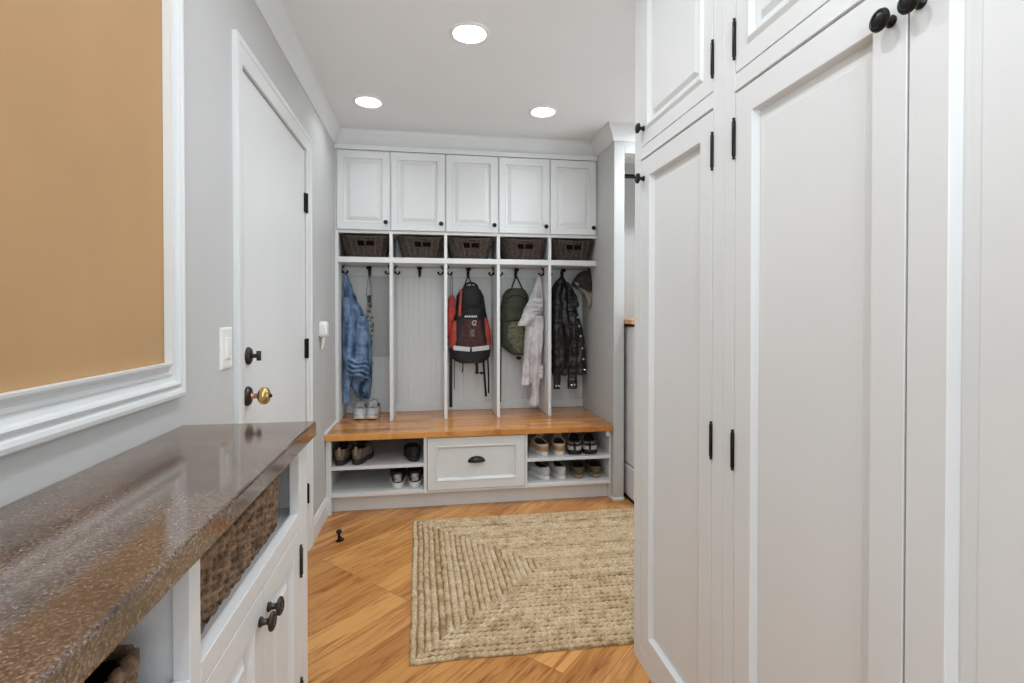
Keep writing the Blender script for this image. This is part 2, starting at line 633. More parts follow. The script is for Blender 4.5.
# crown moulding
crown = [(0, 2.335), (0.006, 2.335), (0.010, 2.345), (0.013, 2.356), (0.026, 2.384), (0.040, 2.408), (0.046, 2.418),
         (0.048, 2.432), (0.053, 2.434), (0.053, 2.441), (0, 2.441)]
b = bmesh.new()
sweep(b, [(WX, -1.6), (WX, 3.585), (PX0, 3.585), (PX0, 3.2), (2.2, 3.2)], crown, 1)
struct(obj('trim_1', b, M['white'], smooth=True, angle=25))
# baseboards
base = [(0, 0), (0.014, 0), (0.014, 0.085), (0.010, 0.093), (0.010, 0.100), (0.005, 0.112), (0, 0.114)]
b = bmesh.new()
sweep(b, [(WX, 2.835), (WX, 3.292)], base, 1)
struct(obj('baseboard_left', b, M['white'], smooth=True, angle=25))
b = bmesh.new()
sweep(b, [(PX0, 3.30), (PX0, 3.2), (PX1, 3.2)], [(0, 0), (0.007, 0), (0.007, 0.012), (0, 0.018)], 1)
struct(obj('baseboard_partition', b, M['white']))

# ------------------------------------------------------------------ left door
d1 = struct(bpy.data.objects.new('door_1', None))
C.objects.link(d1)
d1.location = (WX, (DY0 + DY1) / 2, 0)
obj('door_slab', nb((WX - 0.046, WX - 0.004, DY0 + 0.004, DY1 - 0.004, 0.012, DZ - 0.004)), M['white'], d1, bevel=0.002)
obj('door_stop', nb((WX - 0.06, WX - 0.0475, DY0, DY0 + 0.012, 0, DZ), (WX - 0.06, WX - 0.0475, DY1 - 0.012, DY1, 0, DZ),
                    (WX - 0.06, WX - 0.0475, DY0, DY1, DZ - 0.012, DZ)), M['white'], d1)
cw = 0.078
b = bmesh.new()
# mitred casing: profile swept up, over and down
prof = [(0.003, 0), (0.003, 0.006), (0.010, 0.009), (0.052, 0.012), (0.058, 0.0165), (0.070, 0.0170), (cw, 0.0155), (cw, 0)]
rings = []
for yy, zz, sy, sz in ((DY0, 0, -1, 0), (DY0, DZ, -1, 1), (DY1, DZ, 1, 1), (DY1, 0, 1, 0)):
    rings.append([(WX + h_, yy + sy * o_, zz + sz * o_) for o_, h_ in prof])
loft(b, rings)
obj('casing', b, M['white'], d1, smooth=True, angle=25)
for zc in (1.778, 1.040, 0.297):
    b = bmesh.new()
    box(b, WX - 0.003, WX + 0.0035, DY1 - 0.026, DY1 + 0.004, zc - 0.048, zc + 0.048)
    tube(b, [(WX + 0.006, DY1 + 0.002, zc - 0.05), (WX + 0.006, DY1 + 0.002, zc + 0.05)], 0.0062, 10)
    obj('hinge', b, M['black'], d1)
# dead bolt with thumb turn, then the brass knob
ky = 1.915
b = bmesh.new()
lathe(b, (WX - 0.004, ky, 1.069), (1, 0, 0), [(0.031, 0), (0.031, 0.004), (0.028, 0.009), (0.018, 0.013), (0.008, 0.014), (0.007, 0.030)], 28)
dbt = obj('deadbolt', b, M['bronze'], d1, smooth=True)
b = bmesh.new()
rings = []
for q in range(9):
    t = q / 8
    z = 1.069 + (t - 0.5) * 0.034
    rr = 0.010 * math.sqrt(max(0.02, 1 - (2 * t - 1) ** 2)) * (1.0 if t > 0.3 else 0.8)
    rings.append([(WX + 0.032 + 0.008 * math.cos(a), ky + rr * math.sin(a), z) for a in [2 * PI * k / 10 for k in range(10)]])
loft(b, rings)
obj('thumb_turn', b, M['bronze'], dbt, smooth=True)
b = bmesh.new()
lathe(b, (WX - 0.004, ky - 0.01, 0.930), (1, 0, 0), [(0.034, 0), (0.034, 0.005), (0.030, 0.011), (0.022, 0.014), (0.014, 0.016)], 28)
kn = obj('door_knob', b, M['bronze'], d1, smooth=True)
kn['label'] = 'round dark rosette with antique brass knob'
b = bmesh.new()
lathe(b, (WX + 0.010, ky - 0.01, 0.930), (1, 0, 0), [(0.012, 0), (0.009, 0.006), (0.009, 0.022), (0.012, 0.026)], 20)
obj('neck', b, M['copper'], kn, smooth=True)
b = bmesh.new()
lathe(b, (WX + 0.032, ky - 0.01, 0.930), (1, 0, 0), [(0.010, 0), (0.022, 0.004), (0.029, 0.012), (0.031, 0.020), (0.029, 0.028), (0.022, 0.035), (0.010, 0.039), (0.003, 0.040)], 28)
obj('brass_knob', b, M['brass'], kn, smooth=True)
b = bmesh.new()
lathe(b, (WX + 0.070, ky - 0.01, 0.930), (1, 0, 0), [(0.006, 0), (0.007, 0.004), (0.004, 0.008)], 12)
obj('lock_button', b, M['black'], kn, smooth=True)

# ------------------------------------------------------------------ framed tan panel
t = thing('framed_panel', 'plain tan panel in a wide white moulded frame above the granite counter', 'framed panel', (WX, 0.7, 1.0))
FY0, FY1, FZ0, FZ1 = -0.05, 1.406, 1.009, 2.25
b = bmesh.new()
vs = rect_rings(b, (WX, FY0, FZ0), (0, 1, 0), (0, 0, 1), (1, 0, 0), FY1 - FY0, FZ1 - FZ0,
                [(0.0, 0.001), (0.0, 0.014), (0.004, 0.019), (0.012, 0.021), (0.020, 0.019), (0.024, 0.015), (0.027, 0.0145),
                 (0.030, 0.019), (0.036, 0.022), (0.041, 0.020), (0.044, 0.013), (0.058, 0.010), (0.061, 0.014), (0.064, 0.014),
                 (0.068, 0.010), (0.076, 0.013), (0.086, 0.026), (0.091, 0.027), (0.0915, 0.010)], cap=False)
obj('frame', b, M['white'], t)
obj('panel', nb((WX + 0.002, WX + 0.0095, FY0 + 0.080, FY1 - 0.080, FZ0 + 0.080, FZ1 - 0.080)), M['tan'], t)

# light switch
t = thing('light_switch', 'white rocker light switch on the wall left of the door', 'light switch', (WX, 1.704, 1.108))
b = bmesh.new()
rect_rings(b, (WX, 1.660, 1.046), (0, 1, 0), (0, 0, 1), (1, 0, 0), 0.088, 0.128, [(0, 0), (0, 0.003), (0.004, 0.006), (0.010, 0.007)])
obj('plate', b, M['plastic'], t)
b = bmesh.new()
rect_rings(b, (WX + 0.0068, 1.688, 1.077), (0, 1, 0), (0, 0, 1), (1, 0, 0), 0.032, 0.066, [(0, 0), (0, 0.003), (0.003, 0.005)])
obj('rocker', b, M['plastic'], t)

# small white wall device between door and lockers
t = thing('wall_sensor', 'small white rounded device on the left wall between door and lockers', 'wall device', (WX, 3.11, 1.10))
b = bmesh.new()
rings = []
for x_, k in ((0.0, 0.9), (0.004, 1.0), (0.030, 1.0), (0.040, 0.93), (0.045, 0.78)):
    rings.append([(WX + x_, 3.085 + math.copysign(abs(math.cos(q)) ** 0.5, math.cos(q)) * 0.038 * k,
                   1.128 + math.copysign(abs(math.sin(q)) ** 0.5, math.sin(q)) * 0.046 * k) for q in [2 * PI * i / 24 for i in range(24)]])
loft(b, rings)
obj('body', b, M['plastic'], t, smooth=True)
b = bmesh.new()
rings = []
for i in range(9):
    u = i / 8
    z = 1.10 - u * 0.085
    rr = 0.018 * (1 - 0.55 * u)
    rings.append([(WX + 0.012 + 0.012 * (1 - u) + rr * 0.7 * math.cos(q), 3.085 + rr * math.sin(q), z) for q in [2 * PI * k / 12 for k in range(12)]])
loft(b, rings)
obj('mount', b, M['plastic'], t, smooth=True)

# ------------------------------------------------------------------ recessed ceiling lights
def can(lx, ly, label):
    t = thing('recessed_light', label, 'ceiling light', (lx, ly, CEIL), 0, 'recessed ceiling lights')
    b = bmesh.new()
    n = 40
    prof = [(0.0695, 0.0), (0.088, 0.0), (0.088, -0.003), (0.084, -0.006), (0.072, -0.007), (0.0695, -0.003)]
    rings = [[(r_ * math.cos(2 * PI * j / n), r_ * math.sin(2 * PI * j / n), z_) for j in range(n)] for r_, z_ in prof]
    loft(b, rings + [rings[0]], cap=False)
    obj('trim_ring', b, M['reflector'], t, smooth=True, local=True)
    b = bmesh.new()
    prof = [(0.0685, -0.003), (0.066, 0.02), (0.060, 0.05), (0.052, 0.075), (0.052, 0.09)]
    rings = [[(r_ * math.cos(2 * PI * j / n), r_ * math.sin(2 * PI * j / n), z_) for j in range(n)] for r_, z_ in prof]
    loft(b, rings, cap=False)
    obj('reflector', b, M['reflector'], t, smooth=True, local=True, recalc=False)
    b = bmesh.new()
    lathe(b, (0, 0, 0.078), (0, 0, -1), [(0.050, 0), (0.050, 0.004), (0.045, 0.014), (0.030, 0.021), (0.012, 0.024)], 32)
    obj('bulb', b, M['bulb'], t, smooth=True, local=True)
    return t


c0 = can(*LIGHTS[0], 'recessed ceiling light nearest the camera, at the top centre')
dup(c0, 'recessed ceiling light near the left wall, above the lockers', (*LIGHTS[1], CEIL))
dup(c0, 'recessed ceiling light at right, above the lockers', (*LIGHTS[2], CEIL))


# ------------------------------------------------------------------ knobs, hinges, hooks
def knob_bm(b, O, N, s=1.0):
    lathe(b, O, N, [(0.009 * s, 0), (0.0095 * s, 0.003 * s), (0.006 * s, 0.007 * s), (0.0055 * s, 0.014 * s), (0.009 * s, 0.017 * s),
                    (0.0165 * s, 0.0195 * s), (0.0178 * s, 0.022 * s), (0.0165 * s, 0.0255 * s), (0.012 * s, 0.0275 * s), (0.0105 * s, 0.026 * s), (0.004 * s, 0.027 * s)], 24)


def barrel_hinge(b, x, y, z, hh=0.080, r_=0.0046):
    prof = [(0.001, -hh / 2 - 0.010), (0.004, -hh / 2 - 0.008), (0.0025, -hh / 2 - 0.004), (r_, -hh / 2), (r_, hh / 2),
            (0.0025, hh / 2 + 0.004), (0.004, hh / 2 + 0.008), (0.001, hh / 2 + 0.010)]
    lathe(b, (x, y, z), (0, 0, 1), prof, 12)


RECESS = [(0.001, -0.0235), (0.0, -0.0225), (0.0, -0.001), (0.001, 0.0), (0.0615, 0.0), (0.063, -0.0015), (0.0645, -0.015), (0.066, -0.0195),
          (0.069, -0.0195), (0.0705, -0.0175), (0.092, -0.0175), (0.094, -0.0160)]
RAISED = [(0.001, -0.019), (0.0, -0.017), (0.0, -0.001), (0.001, 0.0), (0.044, 0.0), (0.054, 0.0065), (0.058, 0.0065), (0.062, -0.009),
          (0.080, -0.010), (0.082, -0.010), (0.094, -0.001), (0.097, -0.001)]
LOCK = [(0.001, -0.019), (0.0, -0.017), (0.0, -0.002), (0.002, 0.0), (0.042, 0.0), (0.046, 0.002), (0.050, 0.001), (0.055, -0.012), (0.062, -0.012),
        (0.084, -0.002), (0.088, -0.0015)]

# ------------------------------------------------------------------ tall cabinets at the right
CX = 0.720
XM, YM = (0, 1, 0), (0, 0, 1)


def tall_cabinet(name, label, y0, y1, stile, ndoor, knob_far):
    t = thing(name, label, 'cabinet', (CX + 0.3, (y0 + y1) / 2, 0))
    ZL0, ZL1, ZU0, ZU1 = 0.058, 1.743, 1.786, 2.375
    obj('carcass', nb((CX + 0.024, CX + 0.60, y0 + 0.002, y1 - 0.002, 0, 2.438)), M['white'], t)
    s0, s1 = stile
    b = nb((CX, CX + 0.024, y0 + 0.0015, y0 + s0, 0, 2.438), (CX, CX + 0.024, y1 - s1, y1, 0, 2.438))
    for z0, z1 in ((0, ZL0), (ZL1, ZU0), (ZU1, 2.438)):
        box(b, CX, CX + 0.024, y0 + s0, y1 - s1, z0, z1)
    box(b, CX - 0.0035, CX - 0.0001, y0 + s0, y1 - s1, ZL1 + 0.001, ZL1 + 0.008)
    obj('face_frame', b, M['white'], t, bevel=0.0012)
    W0, W1 = y0 + s0, y1 - s1
    g = 0.0028
    spans = [(W0, W1)] if ndoor == 1 else [(W0, (W0 + W1) / 2 + 0.001), ((W0 + W1) / 2 - 0.001, W1)]
    for k, (a, c) in enumerate(spans):
        a2, c2 = a + g, c - g
        if ndoor == 2:
            a2 = a + (g if k == 0 else 0.0030)
            c2 = c - (0.0030 if k == 0 else g)
        # hinge side is the stile the door hangs on
        hinge_y = (W0 if knob_far else W1) if ndoor == 1 else (W0 if k == 0 else W1)
        knob_y = (c2 - 0.020 if hinge_y == W0 else a2 + 0.026)
        for part, z0, z1, prof, kz, hz in (('lower_door', ZL0, ZL1, RECESS, 1.676, (1.634, 0.888, 0.16)),
                                           ('upper_door', ZU0, ZU1, RAISED, 1.846, (1.870, 2.290))):
            b = bmesh.new()
            rect_rings(b, (CX, a2, z0 + g), XM, YM, (-1, 0, 0), c2 - a2, z1 - z0 - 2 * g, prof)
            d = obj(part, b, M['white'], t)
            b = bmesh.new()
            knob_bm(b, (CX, knob_y, kz), (-1, 0, 0), 1.0)
            obj('knob', b, M['black'], d, smooth=True)
            for z in hz:
                b = bmesh.new()
                barrel_hinge(b, CX - 0.003, hinge_y, z)
                obj('hinge', b, M['black'], d, smooth=True)
    return t


tall_cabinet('tall_cabinet', 'tall white cabinet with single doors, at the end beside the laundry nook', 1.179, 1.744, (0.053, 0.055), 1, True)
tall_cabinet('tall_cabinet', 'tall white cabinet with paired doors, nearest the camera at right', 0.190, 1.179, (0.043, 0.043), 2, True)

# ------------------------------------------------------------------ granite counter and its base cabinet
GX = -0.298
b = bmesh.new()
rings = []
prof = [(WX + 0.001, 0.892), (GX - 0.003, 0.892), (GX, 0.895), (GX, 0.927), (GX - 0.002, 0.931), (GX - 0.005, 0.932), (WX + 0.001, 0.932)]
for y in (-0.6, 1.424):
    rings.append([(x, y, z) for x, z in prof])
loft(b, rings)
ctop = obj('countertop', b, M['granite'], bevel=0.002)
tag(ctop, 'polished brown granite countertop along the left wall', 'countertop')

KX = -0.315
t = thing('base_cabinet', 'white base cabinet with open basket bays under the granite counter', 'cabinet', (-0.47, 0.5, 0))
Y0, Y1, YS0, YS1 = -0.55, 1.397, 0.738, 0.770
b = nb((KX - 0.022, KX, 1.312, Y1, 0, 0.8915), (KX - 0.022, KX, YS0, YS1, 0, 0.8915), (KX - 0.022, KX, Y0, Y0 + 0.05, 0, 0.8915),
       (KX - 0.022, KX, YS1, 1.312, 0.880, 0.8915), (KX - 0.022, KX, Y0 + 0.05, YS0, 0.880, 0.8915),
       (KX - 0.022, KX, YS1, 1.312, 0.694, 0.730), (KX - 0.022, KX, Y0 + 0.05, YS0, 0.694, 0.730),
       (KX - 0.022, KX, YS1, 1.312, 0, 0.085), (KX - 0.022, KX, Y0 + 0.05, YS0, 0, 0.085))
obj('face_frame', b, M['white'], t, bevel=0.0012)
b = nb((WX + 0.002, KX - 0.0225, 1.378, Y1, 0, 0.8915), (WX + 0.002, KX - 0.0225, 0.745, 0.763, 0, 0.8915), (WX + 0.002, KX - 0.0225, Y0, Y0 + 0.018, 0, 0.8915),
       (WX + 0.002, WX + 0.010, Y0 + 0.018, 0.745, 0, 0.8915), (WX + 0.002, WX + 0.010, 0.763, 1.378, 0, 0.8915),
       (WX + 0.010, KX - 0.0225, 0.763, 1.378, 0.706, 0.722), (WX + 0.010, KX - 0.0225, Y0 + 0.018, 0.745, 0.706, 0.722),
       (WX + 0.010, KX - 0.0225, 0.763, 1.378, 0.07, 0.085), (WX + 0.010, KX - 0.0225, Y0 + 0.018, 0.745, 0.07, 0.085))
obj('carcass', b, M['white'], t)
LEFTD = [(0.001, -0.019), (0.0, -0.017), (0.0, -0.001), (0.001, 0.0), (0.050, 0.0), (0.053, -0.002), (0.063, -0.0125), (0.068, -0.013),
         (0.076, -0.013), (0.092, -0.004), (0.095, -0.004)]
mid = 1.042
for k, (a, c, ky_, hy) in enumerate(((YS1, mid, 1.017, YS1), (mid, 1.312, 1.068, 1.318))):
    b = bmesh.new()
    rect_rings(b, (KX, c - 0.0015, 0.0875), (0, -1, 0), (0, 0, 1), (1, 0, 0), c - a - 0.003, 0.6945 - 0.0875 - 0.003, LEFTD)
    d = obj('door', b, M['white'], t)
    b = bmesh.new()
    knob_bm(b, (KX, ky_, 0.640), (1, 0, 0), 1.0)
    obj('knob', b, M['bronze'], d, smooth=True)
    for z in (0.611, 0.285):
        b = bmesh.new()
        barrel_hinge(b, KX + 0.003, hy, z, 0.062)
        obj('hinge', b, M['bronze'], d, smooth=True)
a, c = 0.10, YS0
for a, c in ((-0.497, 0.118), (0.121, YS0)):
    b = bmesh.new()
    rect_rings(b, (KX, c - 0.0015, 0.0875), (0, -1, 0), (0, 0, 1), (1, 0, 0), c - a - 0.003, 0.6945 - 0.0875 - 0.003, LEFTD)
    obj('door', b, M['white'], t)


# ------------------------------------------------------------------ baskets
def rrect(wd, dp, r_, s):
    """point on rounded rectangle outline at parameter s in 0..1, centred, with outward normal"""
    r_ = min(r_, wd / 2 - 1e-4, dp / 2 - 1e-4)
    segs = [wd - 2 * r_, PI * r_ / 2, dp - 2 * r_, PI * r_ / 2] * 2
    L = sum(segs)
    d = (s % 1) * L
    hx_, hy_ = wd / 2, dp / 2
    starts = [((-hx_ + r_, -hy_), (1, 0)), None, ((hx_, -hy_ + r_), (0, 1)), None, ((hx_ - r_, hy_), (-1, 0)), None, ((-hx_, hy_ - r_), (0, -1)), None]
    cent = [None, (hx_ - r_, -hy_ + r_, -PI / 2), None, (hx_ - r_, hy_ - r_, 0), None, (-hx_ + r_, hy_ - r_, PI / 2), None, (-hx_ + r_, -hy_ + r_, PI)]
    for i, sl in enumerate(segs):
        if d <= sl or i == 7:
            if i % 2 == 0:
                p, v = starts[i]
                return (p[0] + v[0] * d, p[1] + v[1] * d, v[1], -v[0])
            cx, cy, a0 = cent[i]
            a_ = a0 + d / r_
            return (cx + r_ * math.cos(a_), cy + r_ * math.sin(a_), math.cos(a_), math.sin(a_))
        d -= sl


def woven_basket(t, wt, dt, wb, db, h_, rows, stakes, rr, rs, amp, m, handle=False, wave=0.0, rim=0.011, sub=4, twill=False, cr=0.05):
    """woven body (strands over stakes), rim and floor, local coordinates, front towards -Y"""
    b = bmesh.new()
    for k in range(rows):
        u = (k + 0.5) / rows
        wd, dp = hx(wb, wt, u), hx(db, dt, u)
        n = stakes * sub
        runs = [[]]
        for i in range(n):
            s = i / n
            x, y, nx, ny = rrect(wd, dp, cr, s)
            if handle and u > 0.60 and u < 0.80 and y < -dp / 2 + 0.01 and 0.012 < abs(x) < 0.050:
                runs.append([])
                continue
            o = amp * (math.cos(PI * i / sub / 2 + k * PI / 2) * 1.2 if twill else math.cos(PI * i / sub + k * PI))
            z = h_ * u + wave * math.cos(2 * x / wt * PI) * u + noise.noise((x * 30, y * 30, k * 1.7)) * rr * 0.6
            runs[-1].append((x + nx * o, y + ny * o, z))
        if len(runs) == 1:
            tube(b, runs[0], rr, 5, closed=True)
        else:
            runs[0] = runs[-1] + runs[0]
            for rn in runs[:-1]:
                if len(rn) > 1:
                    tube(b, rn, rr, 5)
    for i in range(stakes):
        s = i / stakes
        pts = []
        for q in range(rows * 2 + 1):
            u = q / (rows * 2)
            x, y, nx, ny = rrect(hx(wb, wt, u), hx(db, dt, u), cr, s)
            o = -amp * math.cos(PI * i + (u * rows - 0.5) * PI) * 0.6
            pts.append((x + nx * o, y + ny * o, h_ * u + wave * math.cos(2 * x / wt * PI) * u))
        x = pts[int(rows * 1.4)]
        if handle and x[1] < 0 and 0.012 < abs(x[0]) < 0.050 and abs(x[1]) > dt * 0.40:
            pts1 = pts[:int(rows * 2 * 0.60)]
            tube(b, pts1, rs, 5)
            continue
        tube(b, pts, rs, 5)
    obj('woven_body', b, m, t, smooth=True, local=True, angle=80)
    # liner: the inside of the weave, closed at the bottom, near-black in place of shade
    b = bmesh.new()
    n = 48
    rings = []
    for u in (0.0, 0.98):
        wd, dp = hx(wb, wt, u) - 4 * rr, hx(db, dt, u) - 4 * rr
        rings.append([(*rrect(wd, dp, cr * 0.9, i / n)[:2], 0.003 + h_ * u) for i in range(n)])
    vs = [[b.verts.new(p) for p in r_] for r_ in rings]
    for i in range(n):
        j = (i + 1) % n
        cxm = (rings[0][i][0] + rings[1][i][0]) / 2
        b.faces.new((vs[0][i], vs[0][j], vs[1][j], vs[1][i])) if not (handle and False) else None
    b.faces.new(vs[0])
    obj('lining', b, M['basket_liner_shade'], t, local=True)
    b = bmesh.new()
    n = 96
    for ph in (0, PI):
        pts = []
        for i in range(n):
            x, y, nx, ny = rrect(wt, dt, cr, i / n)
            a_ = ph + i / n * 2 * PI * 30
            pts.append((x + nx * rim * 0.4 * math.cos(a_), y + ny * rim * 0.4 * math.cos(a_),
                        h_ + rim * 0.3 + wave * math.cos(2 * x / wt * PI) + rim * 0.4 * math.sin(a_)))
        tube(b, pts, rim * 0.75, 6, closed=True)
    obj('rim', b, m, t, smooth=True, local=True, angle=80)


# five locker baskets
DIV = [-0.600, -0.2585, 0.1065, 0.4705, 0.8365, 1.179]
blab = ['dark wicker basket in the cubby above the denim jacket', 'dark wicker basket in the cubby above the empty locker',
        'dark wicker basket in the cubby above the red and black backpack', 'dark wicker basket in the cubby above the olive backpack',
        'dark wicker basket in the rightmost cubby, above the black jacket']
bsk = thing('wicker_basket', blab[0], 'basket', (-0.432, 3.712, 1.597), 0, 'wicker baskets in the locker cubbies')
woven_basket(bsk, 0.314, 0.285, 0.240, 0.225, 0.136, 17, 25, 0.0040, 0.0075, 0.0032, M['wicker'], handle=True, wave=-0.004, rim=0.008)
for k, xx in enumerate((-0.060, 0.280, 0.658, 1.010)):
    dup(bsk, blab[k + 1], (xx, 3.712, 1.597), (0.03, -0.02, 0.0, 0.02)[k])
# two big ones under the counter (front towards +X)
bk2 = thing('seagrass_basket', 'large woven seagrass basket in the bay above the base cabinet doors', 'basket', (-0.474, 1.024, 0.7245), R(90), 'seagrass baskets under the counter')
woven_basket(bk2, 0.505, 0.245, 0.498, 0.240, 0.104, 13, 54, 0.0044, 0.0045, 0.0036, M['grass'], wave=-0.003, rim=0.011, sub=5, cr=0.028)
bk3 = dup(bk2, 'woven seagrass basket at the bottom left corner, under the near end of the counter', (-0.476, 0.445, 0.7245))
bk3.scale = (1, 1, 0.68)

# ------------------------------------------------------------------ bench with shoe cubbies
t = thing('shoe_bench', 'white built-in shoe bench with open cubbies and a centre drawer under the lockers', 'bench', (0.28, 3.5, 0))
BF = 3.225
XL, XR = WX + 0.002, PX0 - 0.002
DL, DR = -0.028, 0.605
b = nb((XL, -0.590, BF, BF + 0.03, 0.0, 0.452), (XL, -0.603, BF + 0.03, BY - 0.01, 0, 0.452),
       (1.167, XR, BF + 0.02, BY - 0.01, 0.0, 0.452),
       (DL - 0.012, DL + 0.008, BF, BY - 0.01, 0.10, 0.452), (DR - 0.006, DR + 0.008, BF, BY - 0.01, 0.10, 0.452),
       (XL, XR, 3.285, 3.30, 0, 0.103), (DL, DR, BF + 0.004, BF + 0.02, 0.104, 0.118),
       (-0.603, 1.167, BY - 0.02, BY - 0.01, 0.10, 0.452))
obj('carcass', b, M['white'], t, bevel=0.001)
for x0, x1 in ((-0.602, DL - 0.0125), (DR + 0.0085, 1.1665)):
    obj('shelf', nb((x0, x1, BF + 0.002, BY - 0.021, 0.269, 0.290)), M['white'], t, bevel=0.0015)
    obj('bottom_shelf', nb((x0, x1, BF + 0.002, BY - 0.021, 0.104, 0.127)), M['white'], t, bevel=0.0015)
DRW = [(0.001, -0.30), (0.0, -0.298), (0.0, -0.002), (0.002, 0.0), (0.052, 0.0), (0.056, 0.005), (0.060, 0.004), (0.070, -0.010), (0.073, -0.011)]
b = bmesh.new()
rect_rings(b, (DL + 0.011, BF - 0.004, 0.121), (1, 0, 0), (0, 0, 1), (0, -1, 0), DR - DL - 0.02, 0.325, DRW)
d = obj('drawer', b, M['white'], t)
b = bmesh.new()
rings = []
px, pz, py = 0.288, 0.286, BF + 0.007
for i in range(13):
    a_ = PI * i / 12
    ring = []
    for j in range(9):
        q = PI / 2 * j / 8
        r1 = 0.048
        ring.append((px - r1 * math.cos(a_) * math.cos(q * 0.55) , py - 0.022 * math.sin(q) * math.sin(a_) ** 0.6 - 0.001, pz + 0.030 * math.sin(a_) * math.cos(q) ** 0.7))
    rings.append(ring)
loft(b, rings, cap=False, closed_ring=False)
tube(b, [(px - 0.050, py - 0.003, pz), (px - 0.030, py - 0.019, pz), (px, py - 0.024, pz), (px + 0.030, py - 0.019, pz), (px + 0.050, py - 0.003, pz)], 0.0035, 8)
tube(b, [(px + 0.052 * math.cos(PI * k / 12), py - 0.002, pz + 0.032 * math.sin(PI * k / 12)) for k in range(13)], 0.0035, 8)
o = obj('cup_pull', b, M['bronze'], d, smooth=True, angle=60)
o.modifiers.new('solid', 'SOLIDIFY').thickness = 0.002
obj('bumper', nb((1.140, 1.165, BF + 0.004, BF + 0.03, 0.415, 0.4515)), M['plastic'], t, bevel=0.002)

b = nb((WX + 0.001, PX0 - 0.003, 3.195, BY - 0.002, 0.4535, 0.492))
bt = obj('bench_top', b, M['bench'], bevel=0.004)
tag(bt, 'honey-brown wooden bench top running across under the lockers', 'bench top')

b = bmesh.new()
sweep(b, [(WX, 3.20), (WX, 3.552)], [(0, 0.4925), (0.008, 0.4925), (0.006, 0.500), (0, 0.508)], 1)
struct(obj('trim_2', b, M['white']))

# ------------------------------------------------------------------ lockers
LF = 3.553
t = thing('hall_locker', 'white open locker unit with five bays and beadboard backs', 'locker', (0.28, 3.7, 0.493))
# beadboard back with real grooves
b = bmesh.new()
xs = []
x = -0.600
while x < 1.1785:
    for dx, dy in ((0, 0), (0.030, 0), (0.0315, 0.0022), (0.033, 0.0)):
        xs.append((min(x + dx, 1.1785), BY - 0.005 + dy))
    x += 0.041
pr = [(p[0], p[1]) for p in xs] + [(1.1785, BY + 0.01), (-0.600, BY + 0.01)]
loft(b, [[(x, y, 0.493) for x, y in pr], [(x, y, 1.60) for x, y in pr]])
obj('beadboard_back', b, M['white'], t)
obj('back_rail', nb((-0.600, 1.1785, BY - 0.024, BY - 0.008, 1.490, 1.5585)), M['white'], t, bevel=0.002)
obj('base_rail', nb((-0.600, 1.1785, BY - 0.024, BY - 0.008, 0.493, 0.553)), M['white'], t, bevel=0.002)
obj('cubby_back', nb((-0.600, 1.1785, BY - 0.012, BY, 1.601, 1.762)), M['white'], t)
b = nb((WX + 0.0015, -0.600, LF, BY, 0.493, 1.774))
obj('side_panel', b, M['white'], t, bevel=0.0015)
for dv in DIV[1:-1]:
    obj('divider', nb((dv - 0.0105, dv + 0.0105, LF, BY - 0.0245, 0.493, 1.559), ), M['white'], t, bevel=0.0015)
    obj('cubby_divider', nb((dv - 0.0105, dv + 0.0105, LF, BY - 0.013, 1.597, 1.755)), M['white'], t, bevel=0.0015)
obj('shelf', nb((-0.5995, PX0 - 0.001, LF - 0.002, BY - 0.0125, 1.560, 1.5962)), M['white'], t, bevel=0.002)
obj('top_rail', nb((-0.5995, PX0 - 0.001, LF, BY - 0.0125, 1.7555, 1.774)), M['white'], t, bevel=0.0015)


def hook_center(b, x):
    y = BY - 0.024
    box(b, x - 0.011, x + 0.011, y - 0.004, y, 1.495, 1.545)
    tube(b, [(x, y - 0.004, 1.530), (x, y - 0.022, 1.533), (x, y - 0.045, 1.546)], [0.006, 0.006, 0.008], 8)
    lathe(b, (x, y - 0.043, 1.543), (0, -0.8, 0.6), [(0.008, 0), (0.017, 0.004), (0.019, 0.010), (0.015, 0.016), (0.005, 0.020)], 14)
    tube(b, [(x, y - 0.006, 1.54), (x, y - 0.014, 1.525), (x, y - 0.016, 1.505)], [0.013, 0.012, 0.007], 10)
    tube(b, [(x, y - 0.004, 1.510), (x, y - 0.012, 1.495), (x, y - 0.026, 1.487), (x, y - 0.036, 1.494), (x, y - 0.038, 1.506)], [0.006, 0.006, 0.005, 0.005, 0.006], 8)


def hook_side(b, x, sx):
    y = 3.70
    box(b, min(x, x + sx * 0.004), max(x, x + sx * 0.004), y - 0.010, y + 0.010, 1.497, 1.552)
    tube(b, [(x + sx * 0.004, y, 1.532), (x + sx * 0.010, y, 1.540), (x + sx * 0.018, y, 1.556)], [0.005, 0.005, 0.006], 8)
    tube(b, [(x + sx * 0.004, y, 1.515), (x + sx * 0.012, y, 1.500), (x + sx * 0.026, y, 1.494), (x + sx * 0.036, y, 1.503), (x + sx * 0.038, y, 1.516)],
         [0.006, 0.006, 0.006, 0.007, 0.0075], 8)


for i in range(5):
    a, c = DIV[i] + (0.0105 if i else 0), DIV[i + 1] - (0.0105 if i < 4 else 0)
    for k in range(3):
        b = bmesh.new()
        if k == 0:
            hook_center(b, (-0.434, -0.075, 0.283, 0.645, 1.008)[i])
        elif k == 1:
            hook_side(b, a, 1)
        else:
            hook_side(b, c, -1)
        obj('coat_hook', b, M['black'], t, smooth=True)
ap = tag(obj('flat_grey_panel', nb((-0.44, -0.277, BY - 0.0105, BY - 0.0058, 0.900, 1.489)), M['grey_panel'], bevel=0.001),
         'flat grey rectangular panel on the locker back beside the denim jacket', 'panel')  # thin sheet in a grey darker than the white back

